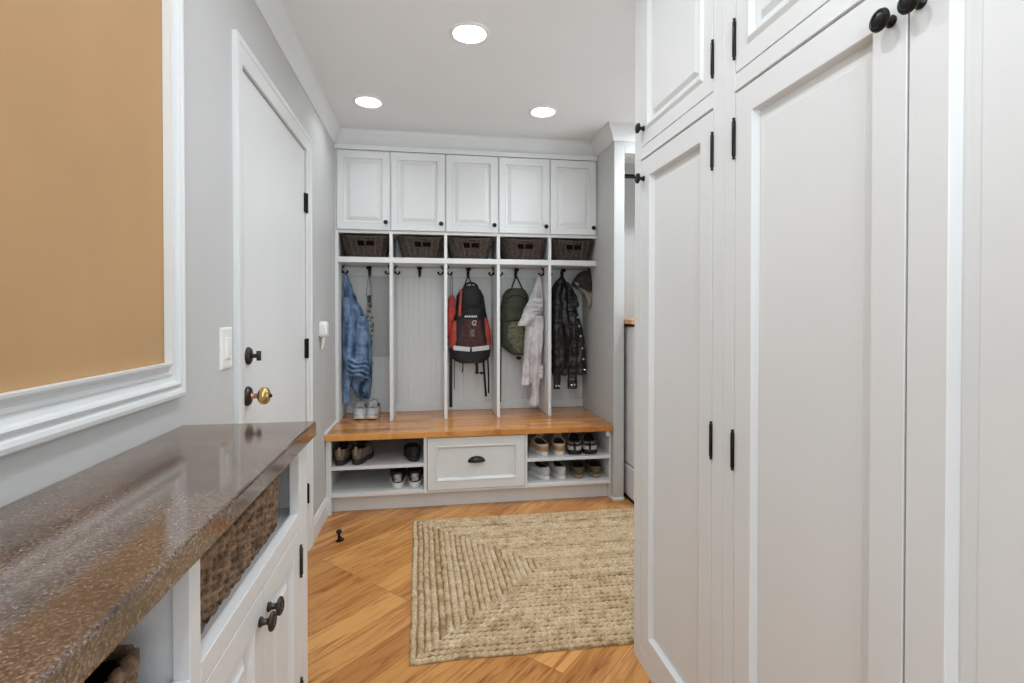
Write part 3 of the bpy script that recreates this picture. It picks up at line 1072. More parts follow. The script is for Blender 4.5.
# wall cabinets above
t = thing('wall_cabinet', 'row of five white raised-panel cabinet doors above the wicker baskets', 'cabinet', (0.28, 3.7, 1.775))
obj('carcass', nb((WX + 0.0015, PX0 - 0.001, LF + 0.006, BY, 1.775, 2.302)), M['white'], t)
obj('fascia', nb((WX + 0.0015, PX0 - 0.001, LF - 0.016, LF + 0.03, 2.3045, 2.3345), (WX + 0.0015, WX + 0.012, LF - 0.008, LF + 0.006, 1.775, 2.302)), M['white'], t, bevel=0.001)
DX = [-0.610, -0.2600, 0.1055, 0.4695, 0.8340, 1.1780]
for i in range(5):
    a, c = DX[i] + 0.004, DX[i + 1] - 0.004
    b = bmesh.new()
    rect_rings(b, (a, LF - 0.013, 1.777), (1, 0, 0), (0, 0, 1), (0, -1, 0), c - a, 0.523, LOCK)
    d = obj('door', b, M['white'], t)
    b = bmesh.new()
    knob_bm(b, (c - 0.026, LF - 0.013, 1.826), (0, -1, 0), 0.85)
    obj('knob', b, M['black'], d, smooth=True)

# ------------------------------------------------------------------ laundry nook
t = thing('washing_machine', 'grey-sided washing machine in the nook at the right', 'washing machine', (1.62, 3.45, 0))
WX0, WX1, WY0, WY1 = 1.274, 1.97, 3.085, 3.80
b = nb((WX0 + 0.006, WX1, WY0 + 0.03, WY1, 0.0, 0.02))
obj('foot', b, M['rubber'], t)
obj('kick_panel', nb((WX0, WX1, WY0, WY1, 0.022, 0.228)), M['grey_steel'], t, bevel=0.012)
obj('cabinet_body', nb((WX0, WX1, WY0 + 0.018, WY1, 0.234, 1.135)), M['grey_steel'], t, bevel=0.012)
obj('front_panel', nb((WX0 + 0.004, WX1 - 0.004, WY0 - 0.012, WY0 + 0.017, 0.234, 1.04)), M['washer_white'], t, bevel=0.012)
obj('control_panel', nb((WX0 + 0.004, WX1 - 0.004, WY0 - 0.004, WY0 + 0.017, 1.043, 1.125)), M['washer_white'], t, bevel=0.012)
b = bmesh.new()
lathe(b, (1.63, WY0 - 0.012, 0.64), (0, -1, 0), [(0.22, 0), (0.22, 0.02), (0.19, 0.035), (0.165, 0.035), (0.16, 0.02)], 48)
dd = obj('porthole_door', b, M['washer_white'], t, smooth=True)
b = bmesh.new()
lathe(b, (1.63, WY0 - 0.034, 0.64), (0, -1, 0), [(0.158, 0), (0.150, 0.018), (0.10, 0.034), (0.03, 0.040)], 40)
obj('door_glass', b, M['glass'], dd, smooth=True)
lg = tag(obj('wood_ledge', nb((PX1 + 0.001, 2.199, 3.08, 3.999, 1.150, 1.180)), M['ledge'], bevel=0.002), 'light brown wooden ledge above the washing machine', 'ledge')
b = bmesh.new()
tube(b, [(PX1 + 0.002, 3.50, 2.195), (2.198, 3.50, 2.195)], 0.0155, 14)
rod = obj('hanging_rod', b, M['black'], smooth=True)
tag(rod, 'dark metal hanging rod crossing the laundry nook near its top', 'rod')

# ------------------------------------------------------------------ rug
RX0, RX1, RY0, RY1 = -0.086, 1.72, 1.787, 3.035
cx, cy, lx, ly = (RX0 + RX1) / 2, (RY0 + RY1) / 2, (RX1 - RX0) / 2, (RY1 - RY0) / 2
b = bmesh.new()
stp = 0.0042
nx, ny = int(2 * lx / stp), int(2 * ly / stp)
pitch = ly / 22.5
grid = []
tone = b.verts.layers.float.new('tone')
rot = R(-0.9)
for i in range(nx + 1):
    col = []
    for j in range(ny + 1):
        x, y = -lx + 2 * lx * i / nx, -ly + 2 * ly * j / ny
        wob = 0.006 * noise.noise((x * 4, y * 4, 0)) + 0.003 * noise.noise((x * 13, y * 13, 3))
        ex, ey = lx - abs(x), ly - abs(y)
        d = max(0.0, min(ex, ey)) + wob
        along = x if ey < ex else y
        k = math.floor(d / pitch)
        u = d / pitch - k
        z = 0.0006 + 0.0125 * max(0.0, math.sin(PI * u)) ** 0.7
        z += 0.0024 * math.sin(along * 2 * PI / 0.026 + (u - 0.5) * 4 * (1 if k % 2 else -1) + k * 1.3)
        z += 0.0012 * noise.noise((x * 90, y * 90, 5))
        xx = x - 0.037 * y + 0.006 * noise.noise((y * 5, 2, 0)) * (abs(x) / lx) ** 4
        yy = y + 0.006 * noise.noise((x * 5, 7, 0)) * (abs(y) / ly) ** 4
        if i in (0, nx) or j in (0, ny):
            z = 0.0012
        vv = b.verts.new((xx, yy, z))
        sg = (1 if ey < ex else -1) * (1 if (y if ey < ex else x) > 0 else -1)
        vv[tone] = 0.62 + 0.45 * noise.noise((k * 3.7, sg * 5.1 + along * 0.7, 0.5)) + 0.5 * noise.noise((k * 9.1, along * 26, sg)) - (0.55 if abs(2 * u - 1) > 0.74 else 0.0)   # coil gaps painted darker, standing in for their shade
        col.append(vv)
    grid.append(col)
for i in range(nx):
    for j in range(ny):
        b.faces.new((grid[i][j], grid[i + 1][j], grid[i + 1][j + 1], grid[i][j + 1]))
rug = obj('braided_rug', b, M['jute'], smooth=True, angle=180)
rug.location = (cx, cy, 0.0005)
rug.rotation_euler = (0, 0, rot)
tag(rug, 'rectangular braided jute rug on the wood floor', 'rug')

# ------------------------------------------------------------------ door stop on the floor
t = thing('door_stop', 'small black door stop standing on the floor by the left wall', 'door stop', (-0.483, 2.855, 0))
b = bmesh.new()
lathe(b, (0, 0, 0.0), (0, 0, 1), [(0.017, 0), (0.017, 0.004), (0.009, 0.008), (0.0065, 0.014), (0.0065, 0.040)], 16)
obj('post', b, M['black'], t, smooth=True, local=True)
b = bmesh.new()
lathe(b, (0, 0, 0.040), (0, 0, 1), [(0.008, 0), (0.014, 0.004), (0.015, 0.012), (0.011, 0.020), (0.004, 0.022)], 16)
obj('rubber_tip', b, M['rubber'], t, smooth=True, local=True)
b = bmesh.new()
tube(b, [(0.002, 0, 0.028), (0.016, -0.003, 0.014), (0.027, -0.006, 0.008)], [0.004, 0.005, 0.007], 10)
obj('foot', b, M['black'], t, smooth=True, local=True)


# ------------------------------------------------------------------ clothes and bags
def P(x, y, z):
    return (x, y, z)


# denim jacket
t = thing('denim_jacket', 'faded blue denim jacket hanging at the left of the first locker', 'jacket', (-0.57, 3.70, 1.49))
b = bmesh.new()
garment(b, [(1.492, -0.590, -0.568), (1.46, -0.592, -0.556), (1.38, -0.593, -0.530), (1.312, -0.593, -0.500), (1.229, -0.592, -0.462), (1.139, -0.590, -0.422),
            (1.0, -0.588, -0.402), (0.86, -0.575, -0.400), (0.72, -0.545, -0.404), (0.66, -0.520, -0.412), (0.632, -0.500, -0.424)],
        3.722, 0.05, 0.019, 44, 1, crease=0.016, ragged=0.03)
obj('body', b, M['denim'], t, smooth=True, angle=180)
b = bmesh.new()
garment(b, [(1.33, -0.592, -0.535), (1.15, -0.592, -0.510), (0.98, -0.592, -0.500), (0.90, -0.592, -0.505), (0.80, -0.592, -0.525), (0.70, -0.592, -0.545), (0.605, -0.592, -0.548)],
        3.672, 0.036, 0.006, 60, 5, crease=0.011)
obj('sleeve', b, M['denim'], t, smooth=True, angle=180)
b = bmesh.new()
garment(b, [(1.20, -0.49, -0.44), (1.08, -0.51, -0.425), (0.95, -0.52, -0.415), (0.86, -0.525, -0.415), (0.80, -0.515, -0.425), (0.755, -0.50, -0.44)],
        3.664, 0.038, 0.006, 60, 9, crease=0.014)
obj('sleeve', b, M['denim'], t, smooth=True, angle=180)
b = bmesh.new()
for k in range(4):
    z = 0.905 - k * 0.032
    tube(b, [(-0.560 + 0.145 * u, 3.634 - 0.018 * math.sin(PI * u), z - 0.025 * u + 0.008 * math.sin(9 * u + k)) for u in [q / 10 for q in range(11)]],
         [0.007 + 0.006 * math.sin(PI * q / 10) for q in range(11)], 8)
obj('rolled_cuff', b, M['denim'], t, smooth=True, angle=180)

# lanyard
t = thing('lanyard', 'printed lanyard with a metal clip hanging beside the denim jacket', 'lanyard', (-0.434, 3.84, 1.50))
b = bmesh.new()
for s in (-1, 1):
    tube(b, [(-0.434 + s * 0.003, 3.838, 1.498), (-0.434 + s * 0.012, 3.842, 1.44), (-0.434 + s * 0.022, 3.845, 1.345)], 0.0022, 6)
obj('cord', b, M['cord'], t, smooth=True)
b = bmesh.new()
box(b, -0.447, -0.420, 3.832, 3.850, 1.295, 1.350)
obj('clip', b, M['bronze'], t, bevel=0.004)
for k, (dx, l_) in enumerate(((-0.016, 0.23), (0.004, 0.31), (0.018, 0.28))):
    b = bmesh.new()
    strap(b, [(-0.434 + dx * (0.4 + 0.6 * u) + 0.008 * math.sin(7 * u + k * 2), 3.842 - k * 0.006 + 0.006 * math.sin(5 * u + k), 1.30 - l_ * u) for u in [q / 14 for q in range(15)]], 0.027, 0.002)
    obj('printed_strap', b, M['camo'], t)

# red drawstring bag at the left of locker three
t = thing('drawstring_bag', 'coral red drawstring bag hanging left of the black and red backpack', 'bag', (0.155, 3.78, 1.50))
b = bmesh.new()
garment(b, [(1.352, 0.142, 0.168), (1.335, 0.136, 0.180), (1.31, 0.130, 0.186), (1.285, 0.134, 0.178), (1.26, 0.126, 0.188), (1.148, 0.124, 0.192), (1.06, 0.124, 0.186), (1.03, 0.128, 0.176)],
        3.80, 0.04, 0.006, 110, 3, crease=0.006)
obj('bag_body', b, M['redbag'], t, smooth=True, angle=180)
b = bmesh.new()
garment(b, [(1.032, 0.126, 0.180), (1.0, 0.126, 0.178), (0.965, 0.132, 0.166)], 3.80, 0.036, 0.004, 90, 4)
obj('grey_base', b, M['sn_grey'], t, smooth=True, angle=180)
b = bmesh.new()
tube(b, [(0.153, 3.70, 1.500), (0.146, 3.74, 1.44), (0.152, 3.79, 1.345)], 0.0022, 6)
tube(b, [(0.155, 3.70, 1.498), (0.162, 3.74, 1.43), (0.160, 3.79, 1.345)], 0.0022, 6)
obj('drawstring', b, M['cord'], t, smooth=True)

# black and red backpack
t = thing('backpack', 'black and red backpack with grey reflective bands in the middle locker', 'backpack', (0.283, 3.77, 1.49))
b = bmesh.new()
garment(b, [(1.415, 0.252, 0.335), (1.39, 0.215, 0.372), (1.34, 0.192, 0.395), (1.25, 0.186, 0.408), (1.163, 0.162, 0.424), (1.089, 0.138, 0.440), (1.016, 0.132, 0.446),
            (0.96, 0.136, 0.440), (0.93, 0.142, 0.436)], 3.82, 0.085, 0.004, 40, 11, exp=3.0)
obj('main_body', b, M['blackcloth'], t, smooth=True, angle=180)
for rw in ([(1.20, 0.384, 0.404), (1.163, 0.384, 0.426), (1.089, 0.384, 0.442), (1.016, 0.388, 0.447), (0.975, 0.392, 0.441)],
           [(1.165, 0.160, 0.208), (1.12, 0.146, 0.210), (1.05, 0.134, 0.206), (1.0, 0.133, 0.200), (0.965, 0.140, 0.194)]):
    b = bmesh.new()
    garment(b, rw, 3.795, 0.075, 0.004, 60, 17, exp=2.6)
    obj('side_pocket', b, M['red'], t, smooth=True, angle=180)
b = bmesh.new()
garment(b, [(1.418, 0.248, 0.342), (1.38, 0.214, 0.372), (1.30, 0.222, 0.384), (1.22, 0.226, 0.386), (1.18, 0.228, 0.384)], 3.765, 0.048, 0.004, 40, 12, exp=2.8)
obj('top_pocket', b, M['blackcloth'], t, smooth=True, angle=180)
b = bmesh.new()
garment(b, [(1.195, 0.232, 0.370), (1.12, 0.212, 0.376), (1.04, 0.200, 0.392), (0.985, 0.194, 0.400), (0.965, 0.196, 0.398)], 3.765, 0.045, 0.005, 60, 13, exp=2.8)
obj('mesh_pocket', b, M['maroon'], t, smooth=True, angle=180)
b = bmesh.new()
garment(b, [(0.965, 0.140, 0.442), (0.94, 0.138, 0.442), (0.898, 0.150, 0.434), (0.872, 0.180, 0.405), (0.858, 0.215, 0.370)], 3.80, 0.085, 0.003, 40, 14, exp=3.0)
obj('base_panel', b, M['blackcloth'], t, smooth=True, angle=180)
for k, (xa, xb) in enumerate(((0.166, 0.284), (0.298, 0.424))):
    b = bmesh.new()
    strap(b, [(hx(xa, xb, u), 3.707 + 0.9 * abs(hx(xa, xb, u) - 0.290) ** 2, 0.972 - (0.012 * (1 - u) if k else -0.0 + 0.012 * u)) for u in [q / 6 for q in range(7)]], 0.032, 0.003)
    obj('reflective_band', b, M['reflective'], t)
b = bmesh.new()
strap(b, [(0.232, 3.722, 1.272), (0.300, 3.712, 1.268), (0.385, 3.722, 1.270)], 0.030, 0.003)
obj('zip_flap', b, M['webbing'], t)
b = bmesh.new()
xq = 0.247
for wd_ in (0.012, 0.009, 0.011, 0.007, 0.012, 0.009, 0.010):        # the white lettering, too small to read
    strap(b, [(xq, 3.7135, 1.196), (xq + wd_, 3.7130, 1.198)], 0.013, 0.0015)
    xq += wd_ + 0.003
obj('lettering', b, M['reflective'], t)
b = bmesh.new()
tube(b, [(0.318 + 0.017 * math.cos(q), 3.7115, 1.150 + 0.017 * math.sin(q)) for q in [0.5 + 5 * k / 14 for k in range(15)]], 0.003, 6)
tube(b, [(0.318 + 0.008 * math.cos(q), 3.7115, 1.150 + 0.008 * math.sin(q)) for q in [3.5 + 4 * k / 10 for k in range(11)]], 0.0025, 6)
obj('emblem', b, M['reflective'], t, smooth=True)
b = bmesh.new()
box(b, 0.286, 0.318, 3.712, 3.726, 1.050, 1.105)
obj('buckle_patch', b, M['sn_brown'], t, bevel=0.005)
for s in (-1,):
    b = bmesh.new()
    strap(b, [(0.297 + s * 0.075, 3.718, 1.39), (0.297 + s * 0.082, 3.712, 1.29), (0.297 + s * 0.088, 3.712, 1.2)], 0.016, 0.003)
    obj('red_piping', b, M['red'], t)
b = bmesh.new()
tube(b, [(0.283, 3.845, 1.502), (0.262, 3.825, 1.455), (0.246, 3.80, 1.405)], 0.004, 8)
tube(b, [(0.283, 3.845, 1.502), (0.298, 3.825, 1.455), (0.312, 3.80, 1.405)], 0.004, 8)
obj('hang_loop', b, M['webbing'], t, smooth=True)
b = bmesh.new()
tube(b, [(0.297 + 0.052 * math.cos(q), 3.79, 1.400 + 0.045 * math.sin(q)) for q in [PI * k / 12 for k in range(13)]], 0.007, 8)
obj('grab_handle', b, M['webbing'], t, smooth=True)
for pts, wd_ in (([(0.150, 3.76, 0.93), (0.147, 3.74, 0.75), (0.148, 3.75, 0.54)], 0.022), ([(0.176, 3.77, 0.90), (0.172, 3.75, 0.80), (0.174, 3.75, 0.67)], 0.006),
                 ([(0.235, 3.75, 0.87), (0.238, 3.745, 0.82), (0.230, 3.745, 0.79)], 0.008), ([(0.335, 3.75, 0.88), (0.337, 3.74, 0.83), (0.338, 3.745, 0.785)], 0.022),
                 ([(0.384, 3.77, 0.90), (0.394, 3.75, 0.76), (0.405, 3.755, 0.61)], 0.016), ([(0.418, 3.77, 0.91), (0.425, 3.75, 0.78), (0.424, 3.755, 0.635)], 0.012)):
    b = bmesh.new()
    strap(b, [Vector(pts[0]) * (1 - u) ** 2 + Vector(pts[1]) * 2 * u * (1 - u) + Vector(pts[2]) * u * u for u in [q / 12 for q in range(13)]], wd_, 0.0022)
    obj('hanging_strap', b, M['webbing'], t)
b = bmesh.new()
box(b, 0.325, 0.350, 3.740, 3.752, 0.778, 0.795)
box(b, 0.360, 0.385, 3.740, 3.752, 0.776, 0.793)
tube(b, [(0.35, 3.746, 0.787), (0.362, 3.746, 0.785)], 0.003, 6)
obj('strap_buckle', b, M['rubber'], t, bevel=0.002)

# olive backpack
t = thing('backpack', 'olive green backpack hanging in the fourth locker beside the pale jacket', 'backpack', (0.63, 3.78, 1.49))
b = bmesh.new()
garment(b, [(1.405, 0.580, 0.690), (1.385, 0.556, 0.712), (1.35, 0.536, 0.730), (1.274, 0.522, 0.738), (1.153, 0.520, 0.738), (1.047, 0.514, 0.734), (0.985, 0.520, 0.725), (0.945, 0.560, 0.710), (0.91, 0.605, 0.692)],
        3.82, 0.085, 0.005, 36, 21, exp=2.8, crease=0.003)
obj('main_body', b, M['olive'], t, smooth=True, angle=180)
b = bmesh.new()
garment(b, [(1.33, 0.560, 0.700), (1.29, 0.548, 0.714), (1.20, 0.548, 0.716), (1.16, 0.556, 0.708)], 3.765, 0.030, 0.004, 36, 22, exp=2.6)
obj('upper_pocket', b, M['olive'], t, smooth=True, angle=180)
b = bmesh.new()
garment(b, [(1.160, 0.580, 0.680), (1.12, 0.562, 0.700), (1.04, 0.560, 0.704), (0.97, 0.585, 0.702), (0.925, 0.630, 0.690)], 3.765, 0.042, 0.005, 60, 23, exp=2.6, crease=0.004)
obj('mesh_pocket', b, M['olivemesh'], t, smooth=True, angle=180)
b = bmesh.new()
tube(b, [(0.552, 3.735, 1.325), (0.60, 3.722, 1.350), (0.66, 3.722, 1.348), (0.708, 3.735, 1.318)], 0.0035, 6)
tube(b, [(0.535, 3.745, 1.16), (0.60, 3.722, 1.168), (0.66, 3.722, 1.168), (0.725, 3.745, 1.16)], 0.003, 6)
obj('zip', b, M['webbing'], t, smooth=True)
b = bmesh.new()
strap(b, [(0.645, 3.845, 1.503), (0.622, 3.82, 1.455), (0.598, 3.79, 1.398)], 0.010, 0.003)
strap(b, [(0.645, 3.845, 1.503), (0.664, 3.82, 1.455), (0.684, 3.79, 1.398)], 0.010, 0.003)
obj('hang_loop', b, M['webbing'], t)
b = bmesh.new()
strap(b, [(0.523, 3.78, 1.16), (0.512, 3.76, 1.06), (0.514, 3.755, 0.96), (0.511, 3.76, 0.75), (0.510, 3.76, 0.565)], 0.014, 0.003)
obj('hanging_strap', b, M['webbing'], t)
b = bmesh.new()
tube(b, [(0.640, 3.772, 0.892), (0.650, 3.755, 0.885), (0.662, 3.772, 0.890)], 0.011, 8)
obj('buckle', b, M['rubber'], t, smooth=True)

# pale jacket
t = thing('pale_jacket', 'pale lilac grey jacket hanging at the right of the fourth locker', 'jacket', (0.79, 3.70, 1.49))
b = bmesh.new()
garment(b, [(1.502, 0.780, 0.800), (1.46, 0.772, 0.812), (1.393, 0.748, 0.820), (1.333, 0.720, 0.822), (1.258, 0.695, 0.822), (1.169, 0.692, 0.822), (0.975, 0.682, 0.818), (0.825, 0.668, 0.812), (0.706, 0.660, 0.806)],
        3.718, 0.045, 0.016, 66, 31, crease=0.008, ragged=0.05)
obj('body', b, M['pale'], t, smooth=True, angle=180)
b = bmesh.new()
garment(b, [(1.33, 0.715, 0.815), (1.28, 0.688, 0.815), (1.235, 0.668, 0.80), (1.19, 0.650, 0.765), (1.15, 0.632, 0.72), (1.128, 0.626, 0.685)], 3.672, 0.036, 0.008, 40, 33, crease=0.012)
obj('hood', b, M['palegrey'], t, smooth=True, angle=180)
b = bmesh.new()
garment(b, [(1.20, 0.752, 0.818), (1.05, 0.742, 0.815), (0.9, 0.738, 0.800), (0.75, 0.735, 0.790), (0.65, 0.728, 0.782), (0.552, 0.712, 0.786)], 3.668, 0.034, 0.008, 90, 35, crease=0.005, ragged=0.02)
obj('sleeve', b, M['pale'], t, smooth=True, angle=180)
b = bmesh.new()
garment(b, [(1.12, 0.700, 0.745), (0.95, 0.682, 0.728), (0.80, 0.662, 0.722), (0.72, 0.652, 0.718), (0.695, 0.652, 0.715)], 3.690, 0.036, 0.008, 90, 37, crease=0.005)
obj('sleeve', b, M['pale'], t, smooth=True, angle=180)
b = bmesh.new()
garment(b, [(0.845, 0.770, 0.812), (0.80, 0.768, 0.814), (0.745, 0.772, 0.812)], 3.664, 0.026, 0.004, 60, 39, crease=0.008)
obj('cuff', b, M['palegrey'], t, smooth=True, angle=180)

# black jacket
t = thing('black_jacket', 'shiny black jacket with silver snaps in the rightmost locker', 'jacket', (0.98, 3.75, 1.49))
b = bmesh.new()
garment(b, [(1.492, 0.955, 0.985), (1.46, 0.925, 1.005), (1.403, 0.895, 1.035), (1.312, 0.888, 1.080), (1.251, 0.888, 1.088), (1.205, 0.890, 1.104), (1.114, 0.892, 1.130), (0.992, 0.892, 1.150),
            (0.885, 0.894, 1.160), (0.79, 0.898, 1.166), (0.765, 0.90, 1.166)], 3.745, 0.055, 0.014, 62, 41, crease=0.007, ragged=0.02)
obj('body', b, M['leather'], t, smooth=True, angle=180)
b = bmesh.new()
garment(b, [(1.45, 0.975, 1.01), (1.40, 0.985, 1.045), (1.33, 0.992, 1.080), (1.28, 0.995, 1.092), (1.245, 0.998, 1.06), (1.228, 1.0, 1.03)], 3.690, 0.036, 0.009, 60, 43, crease=0.014)
obj('hood', b, M['leather'], t, smooth=True, angle=180)
for k, rw in enumerate(([(1.28, 0.893, 0.955), (1.05, 0.893, 0.975), (0.92, 0.893, 0.985), (0.84, 0.893, 0.988), (0.80, 0.895, 0.975), (0.77, 0.895, 0.952), (0.665, 0.896, 0.945)],
                        [(1.22, 1.000, 1.07), (1.05, 1.008, 1.078), (0.90, 1.012, 1.076), (0.78, 1.006, 1.074), (0.665, 1.002, 1.076)])):
    b = bmesh.new()
    garment(b, rw, 3.690, 0.040, 0.008, 70, 45 + k, crease=0.010)
    obj('sleeve', b, M['leather'], t, smooth=True, angle=180)
k = 0
for x, y, z in ((0.908, 3.652, 0.69), (0.930, 3.652, 0.69), (1.025, 3.652, 0.695), (1.045, 3.652, 0.695), (1.082, 3.692, 1.19), (1.092, 3.692, 1.125), (1.102, 3.69, 1.05), (1.115, 3.69, 0.96), (1.125, 3.69, 0.88), (1.138, 3.69, 0.80)):
    b = bmesh.new()
    lathe(b, (x, y + 0.006, z), (0, -1, 0), [(0.0075, 0), (0.0075, 0.012), (0.004, 0.015)], 10)
    obj('snap', b, M['snap'], t, smooth=True)

# hat
t = thing('hat', 'black cap with grey brim on the right hook above the black jacket', 'hat', (1.14, 3.70, 1.45))
b = bmesh.new()
rings = []
ax0, ax1 = Vector((1.168, 3.70, 1.535)), Vector((1.118, 3.69, 1.395))
for i in range(10):
    u = i / 9
    c_ = ax0.lerp(ax1, u)
    rr = 0.110 * math.sqrt(max(0.0, 1 - (1 - u) ** 2)) + 0.004
    for_ring = []
    T = (ax1 - ax0).normalized()
    S = Vector((0, 1, 0))
    U_ = T.cross(S)
    for j in range(24):
        q = 2 * PI * j / 24
        k1 = rr * (1 + 0.05 * noise.noise((u * 4, q * 2, 1)))
        p = c_ + U_ * math.cos(q) * k1 * 0.83 + S * math.sin(q) * k1 * 0.5
        p.x = min(p.x, 1.1765)
        for_ring.append(p)
    rings.append(for_ring)
loft(b, rings)
obj('crown', b, M['hatblack'], t, smooth=True, angle=180)
b = bmesh.new()
outer = [(1.045, 1.445), (1.075, 1.405), (1.115, 1.372), (1.138, 1.330), (1.146, 1.285), (1.156, 1.262), (1.168, 1.258), (1.176, 1.285), (1.1765, 1.34), (1.1765, 1.375)]
inner = [(1.050, 1.452), (1.080, 1.432), (1.110, 1.415), (1.130, 1.402), (1.145, 1.392), (1.155, 1.386), (1.163, 1.382), (1.168, 1.380), (1.172, 1.379), (1.1755, 1.378)]
rings = []
for (ox, oz), (ix, iz) in zip(outer, inner):
    r_ = []
    for u, off in ((0, 0), (0.33, -0.006), (0.66, -0.008), (1, -0.004), (1, 0.002), (0.66, -0.002), (0.33, 0.0), (0, 0.005)):
        r_.append((hx(ix, ox, u), 3.645 + off + 0.012 * u, hx(iz, oz, u)))
    rings.append(r_)
loft(b, rings)
obj('brim', b, M['hatgrey'], t, smooth=True, angle=180)


# ------------------------------------------------------------------ shoes
def foot_outline(L, W, n=40, grow=0.0):
    pts = []
    for i in range(n):
        q = 2 * PI * i / n
        tt = (1 - math.cos(q)) / 2            # 0 heel .. 1 toe
        hw = W / 2 * (max(0, 1 - abs(2 * tt - 1) ** 3.2)) ** 0.5 * hx(0.76, 1.0, sm((tt - 0.2) / 0.45)) * (1 - 0.10 * math.exp(-((tt - 0.38) / 0.12) ** 2))
        sgn = 1 if q <= PI else -1
        pts.append((sgn * (hw + (grow if hw > 1e-5 else 0)), tt * (L + 2 * grow) - grow))
    return pts


def make_shoe(name, label, group, loc, rz, L=0.27, W=0.096, hs=0.024, heel_h=0.078, front_h=0.080, open_c=0.30, open_l=0.25, open_w=0.62,
              upper='sn_grey', sole='sn_white', lining='sn_lining', laces=None, tongue=None, heel_patch=None, toe_cap=None, straps=None,
              collar=None, tab=None, band=None, cat='shoe', puff=2.3, heel_n=5, heel_top=0.85):
    t = thing(name, label, cat, loc, rz, group)
    n = 40
    b = bmesh.new()
    o0 = foot_outline(L, W, n)
    o1 = foot_outline(L, W, n, 0.003)
    def lift(y):
        return 0.010 * max(0, (y / L - 0.78) / 0.22) ** 2
    rings = [[(x, y, 0.0005 + lift(y)) for x, y in o0], [(x, y, 0.004 + lift(y)) for x, y in o1], [(x, y, hs - 0.002 + lift(y)) for x, y in o1], [(x, y, hs + lift(y)) for x, y in o0]]
    loft(b, rings)
    obj('sole', b, M[sole], t, smooth=True, local=True)

    def col(i):
        q = 2 * PI * i / n
        tt = (1 - math.cos(q)) / 2
        y = L * (open_c - open_l * math.cos(q))
        hw = W / 2 * open_w * abs(math.sin(q)) ** 0.8
        sgn = 1 if q <= PI else -1
        z = hx(heel_h, front_h, tt) - 0.012 * math.sin(PI * tt)
        return sgn * hw, y, z

    def upt(i, s, off=0.0):
        x0, y0 = o0[i]
        x1, y1, z1 = col(i)
        f = s ** 1.25
        x, y = hx(x0, x1, f), hx(y0, y1, f)
        zb = hs - 0.003 + lift(y0)
        z = zb + (z1 - zb) * (1 - (1 - s) ** puff)
        bul = 0.006 * math.sin(PI * min(1, s * 1.1)) + off
        l_ = math.hypot(x0, (y0 - L / 2) * 0.4) or 1
        return (x + x0 / l_ * bul, y + (y0 - L / 2) * 0.4 / l_ * bul, z + off * 0.5)
    b = bmesh.new()
    S = [k / 9 for k in range(10)]
    rings = [[upt(i, s) for i in range(n)] for s in S]
    loft(b, rings, cap=False)
    obj('upper', b, M[upper], t, smooth=True, local=True, angle=180)
    b = bmesh.new()
    top = [col(i) for i in range(n)]
    r1 = [(x * 0.90, L * open_c + (y - L * open_c) * 0.95, z - 0.002) for x, y, z in top]
    r2 = [(x * 0.92, L * open_c + (y - L * open_c) * 1.0, hx(z, hs, 0.6)) for x, y, z in top]
    r3 = [(x * 0.9, L * open_c + (y - L * open_c) * 1.0, hs + 0.004) for x, y, z in top]
    vs = loft(b, [top, r1, r2, r3], cap=False)
    b.faces.new(vs[-1])
    obj('lining', b, M[lining], t, smooth=True, local=True)
    if collar:
        b = bmesh.new()
        tube(b, top[1:n // 2] + top[n // 2:n], 0.0045, 8, closed=True)
        obj('collar', b, M[collar], t, smooth=True, local=True)

    def patch(nm, idx, s0, s1, m, off=0.0022):
        b = bmesh.new()
        rr = []
        for s in [hx(s0, s1, k / 6) for k in range(7)]:
            rr.append([upt(i % n, s, off) for i in idx])
        loft(b, rr, cap=False, closed_ring=False)
        o = obj(nm, b, M[m], t, smooth=True, local=True, angle=180)
        o.modifiers.new('solid', 'SOLIDIFY').thickness = 0.002
    if heel_patch:
        patch('heel_patch', range(-heel_n, heel_n + 1), 0.05, heel_top, heel_patch)
    if band:
        patch('heel_band', range(-13, 14), 0.04, 0.42, band)
    if toe_cap:
        patch('toe_cap', range(n // 2 - 9, n // 2 + 10), 0.02, 0.55, toe_cap)
    if tongue:
        b = bmesh.new()
        yf = L * (open_c + open_l)
        rr = []
        for k in range(8):
            u = k / 7
            y = yf + 0.012 - u * 0.075
            z = front_h - 0.006 + u * 0.032
            hw = 0.020 + 0.008 * u
            rr.append([(hw * math.cos(q), y + 0.003 * math.sin(q), z + 0.010 * math.sin(q)) for q in [PI * j / 8 for j in range(9)]] +
                      [(hw * math.cos(q), y + 0.003 * math.sin(q), z - 0.004 + 0.010 * math.sin(q)) for q in [PI * j / 8 for j in range(8, -1, -1)]])
        loft(b, rr)
        obj('tongue', b, M[tongue], t, smooth=True, local=True)
    if laces:
        b = bmesh.new()
        yf = L * (open_c + open_l)
        for k in range(4):
            y = yf + 0.035 - k * 0.020
            z = front_h + (0.000 if k > 1 else -0.008 + 0.004 * k) + 0.004 * k
            tube(b, [(-0.026, y - 0.006, z - 0.004), (-0.010, y, z + 0.010), (0.010, y, z + 0.010), (0.026, y + 0.006, z - 0.004)], 0.0032, 6)
        for s in (-1, 1):
            tube(b, [(0.004 * s, yf - 0.025, front_h + 0.020), (0.020 * s, yf - 0.03, front_h + 0.034), (0.032 * s, yf - 0.015, front_h + 0.022), (0.014 * s, yf - 0.01, front_h + 0.016)], 0.0026, 6)
        obj('laces', b, M[laces], t, smooth=True, local=True)
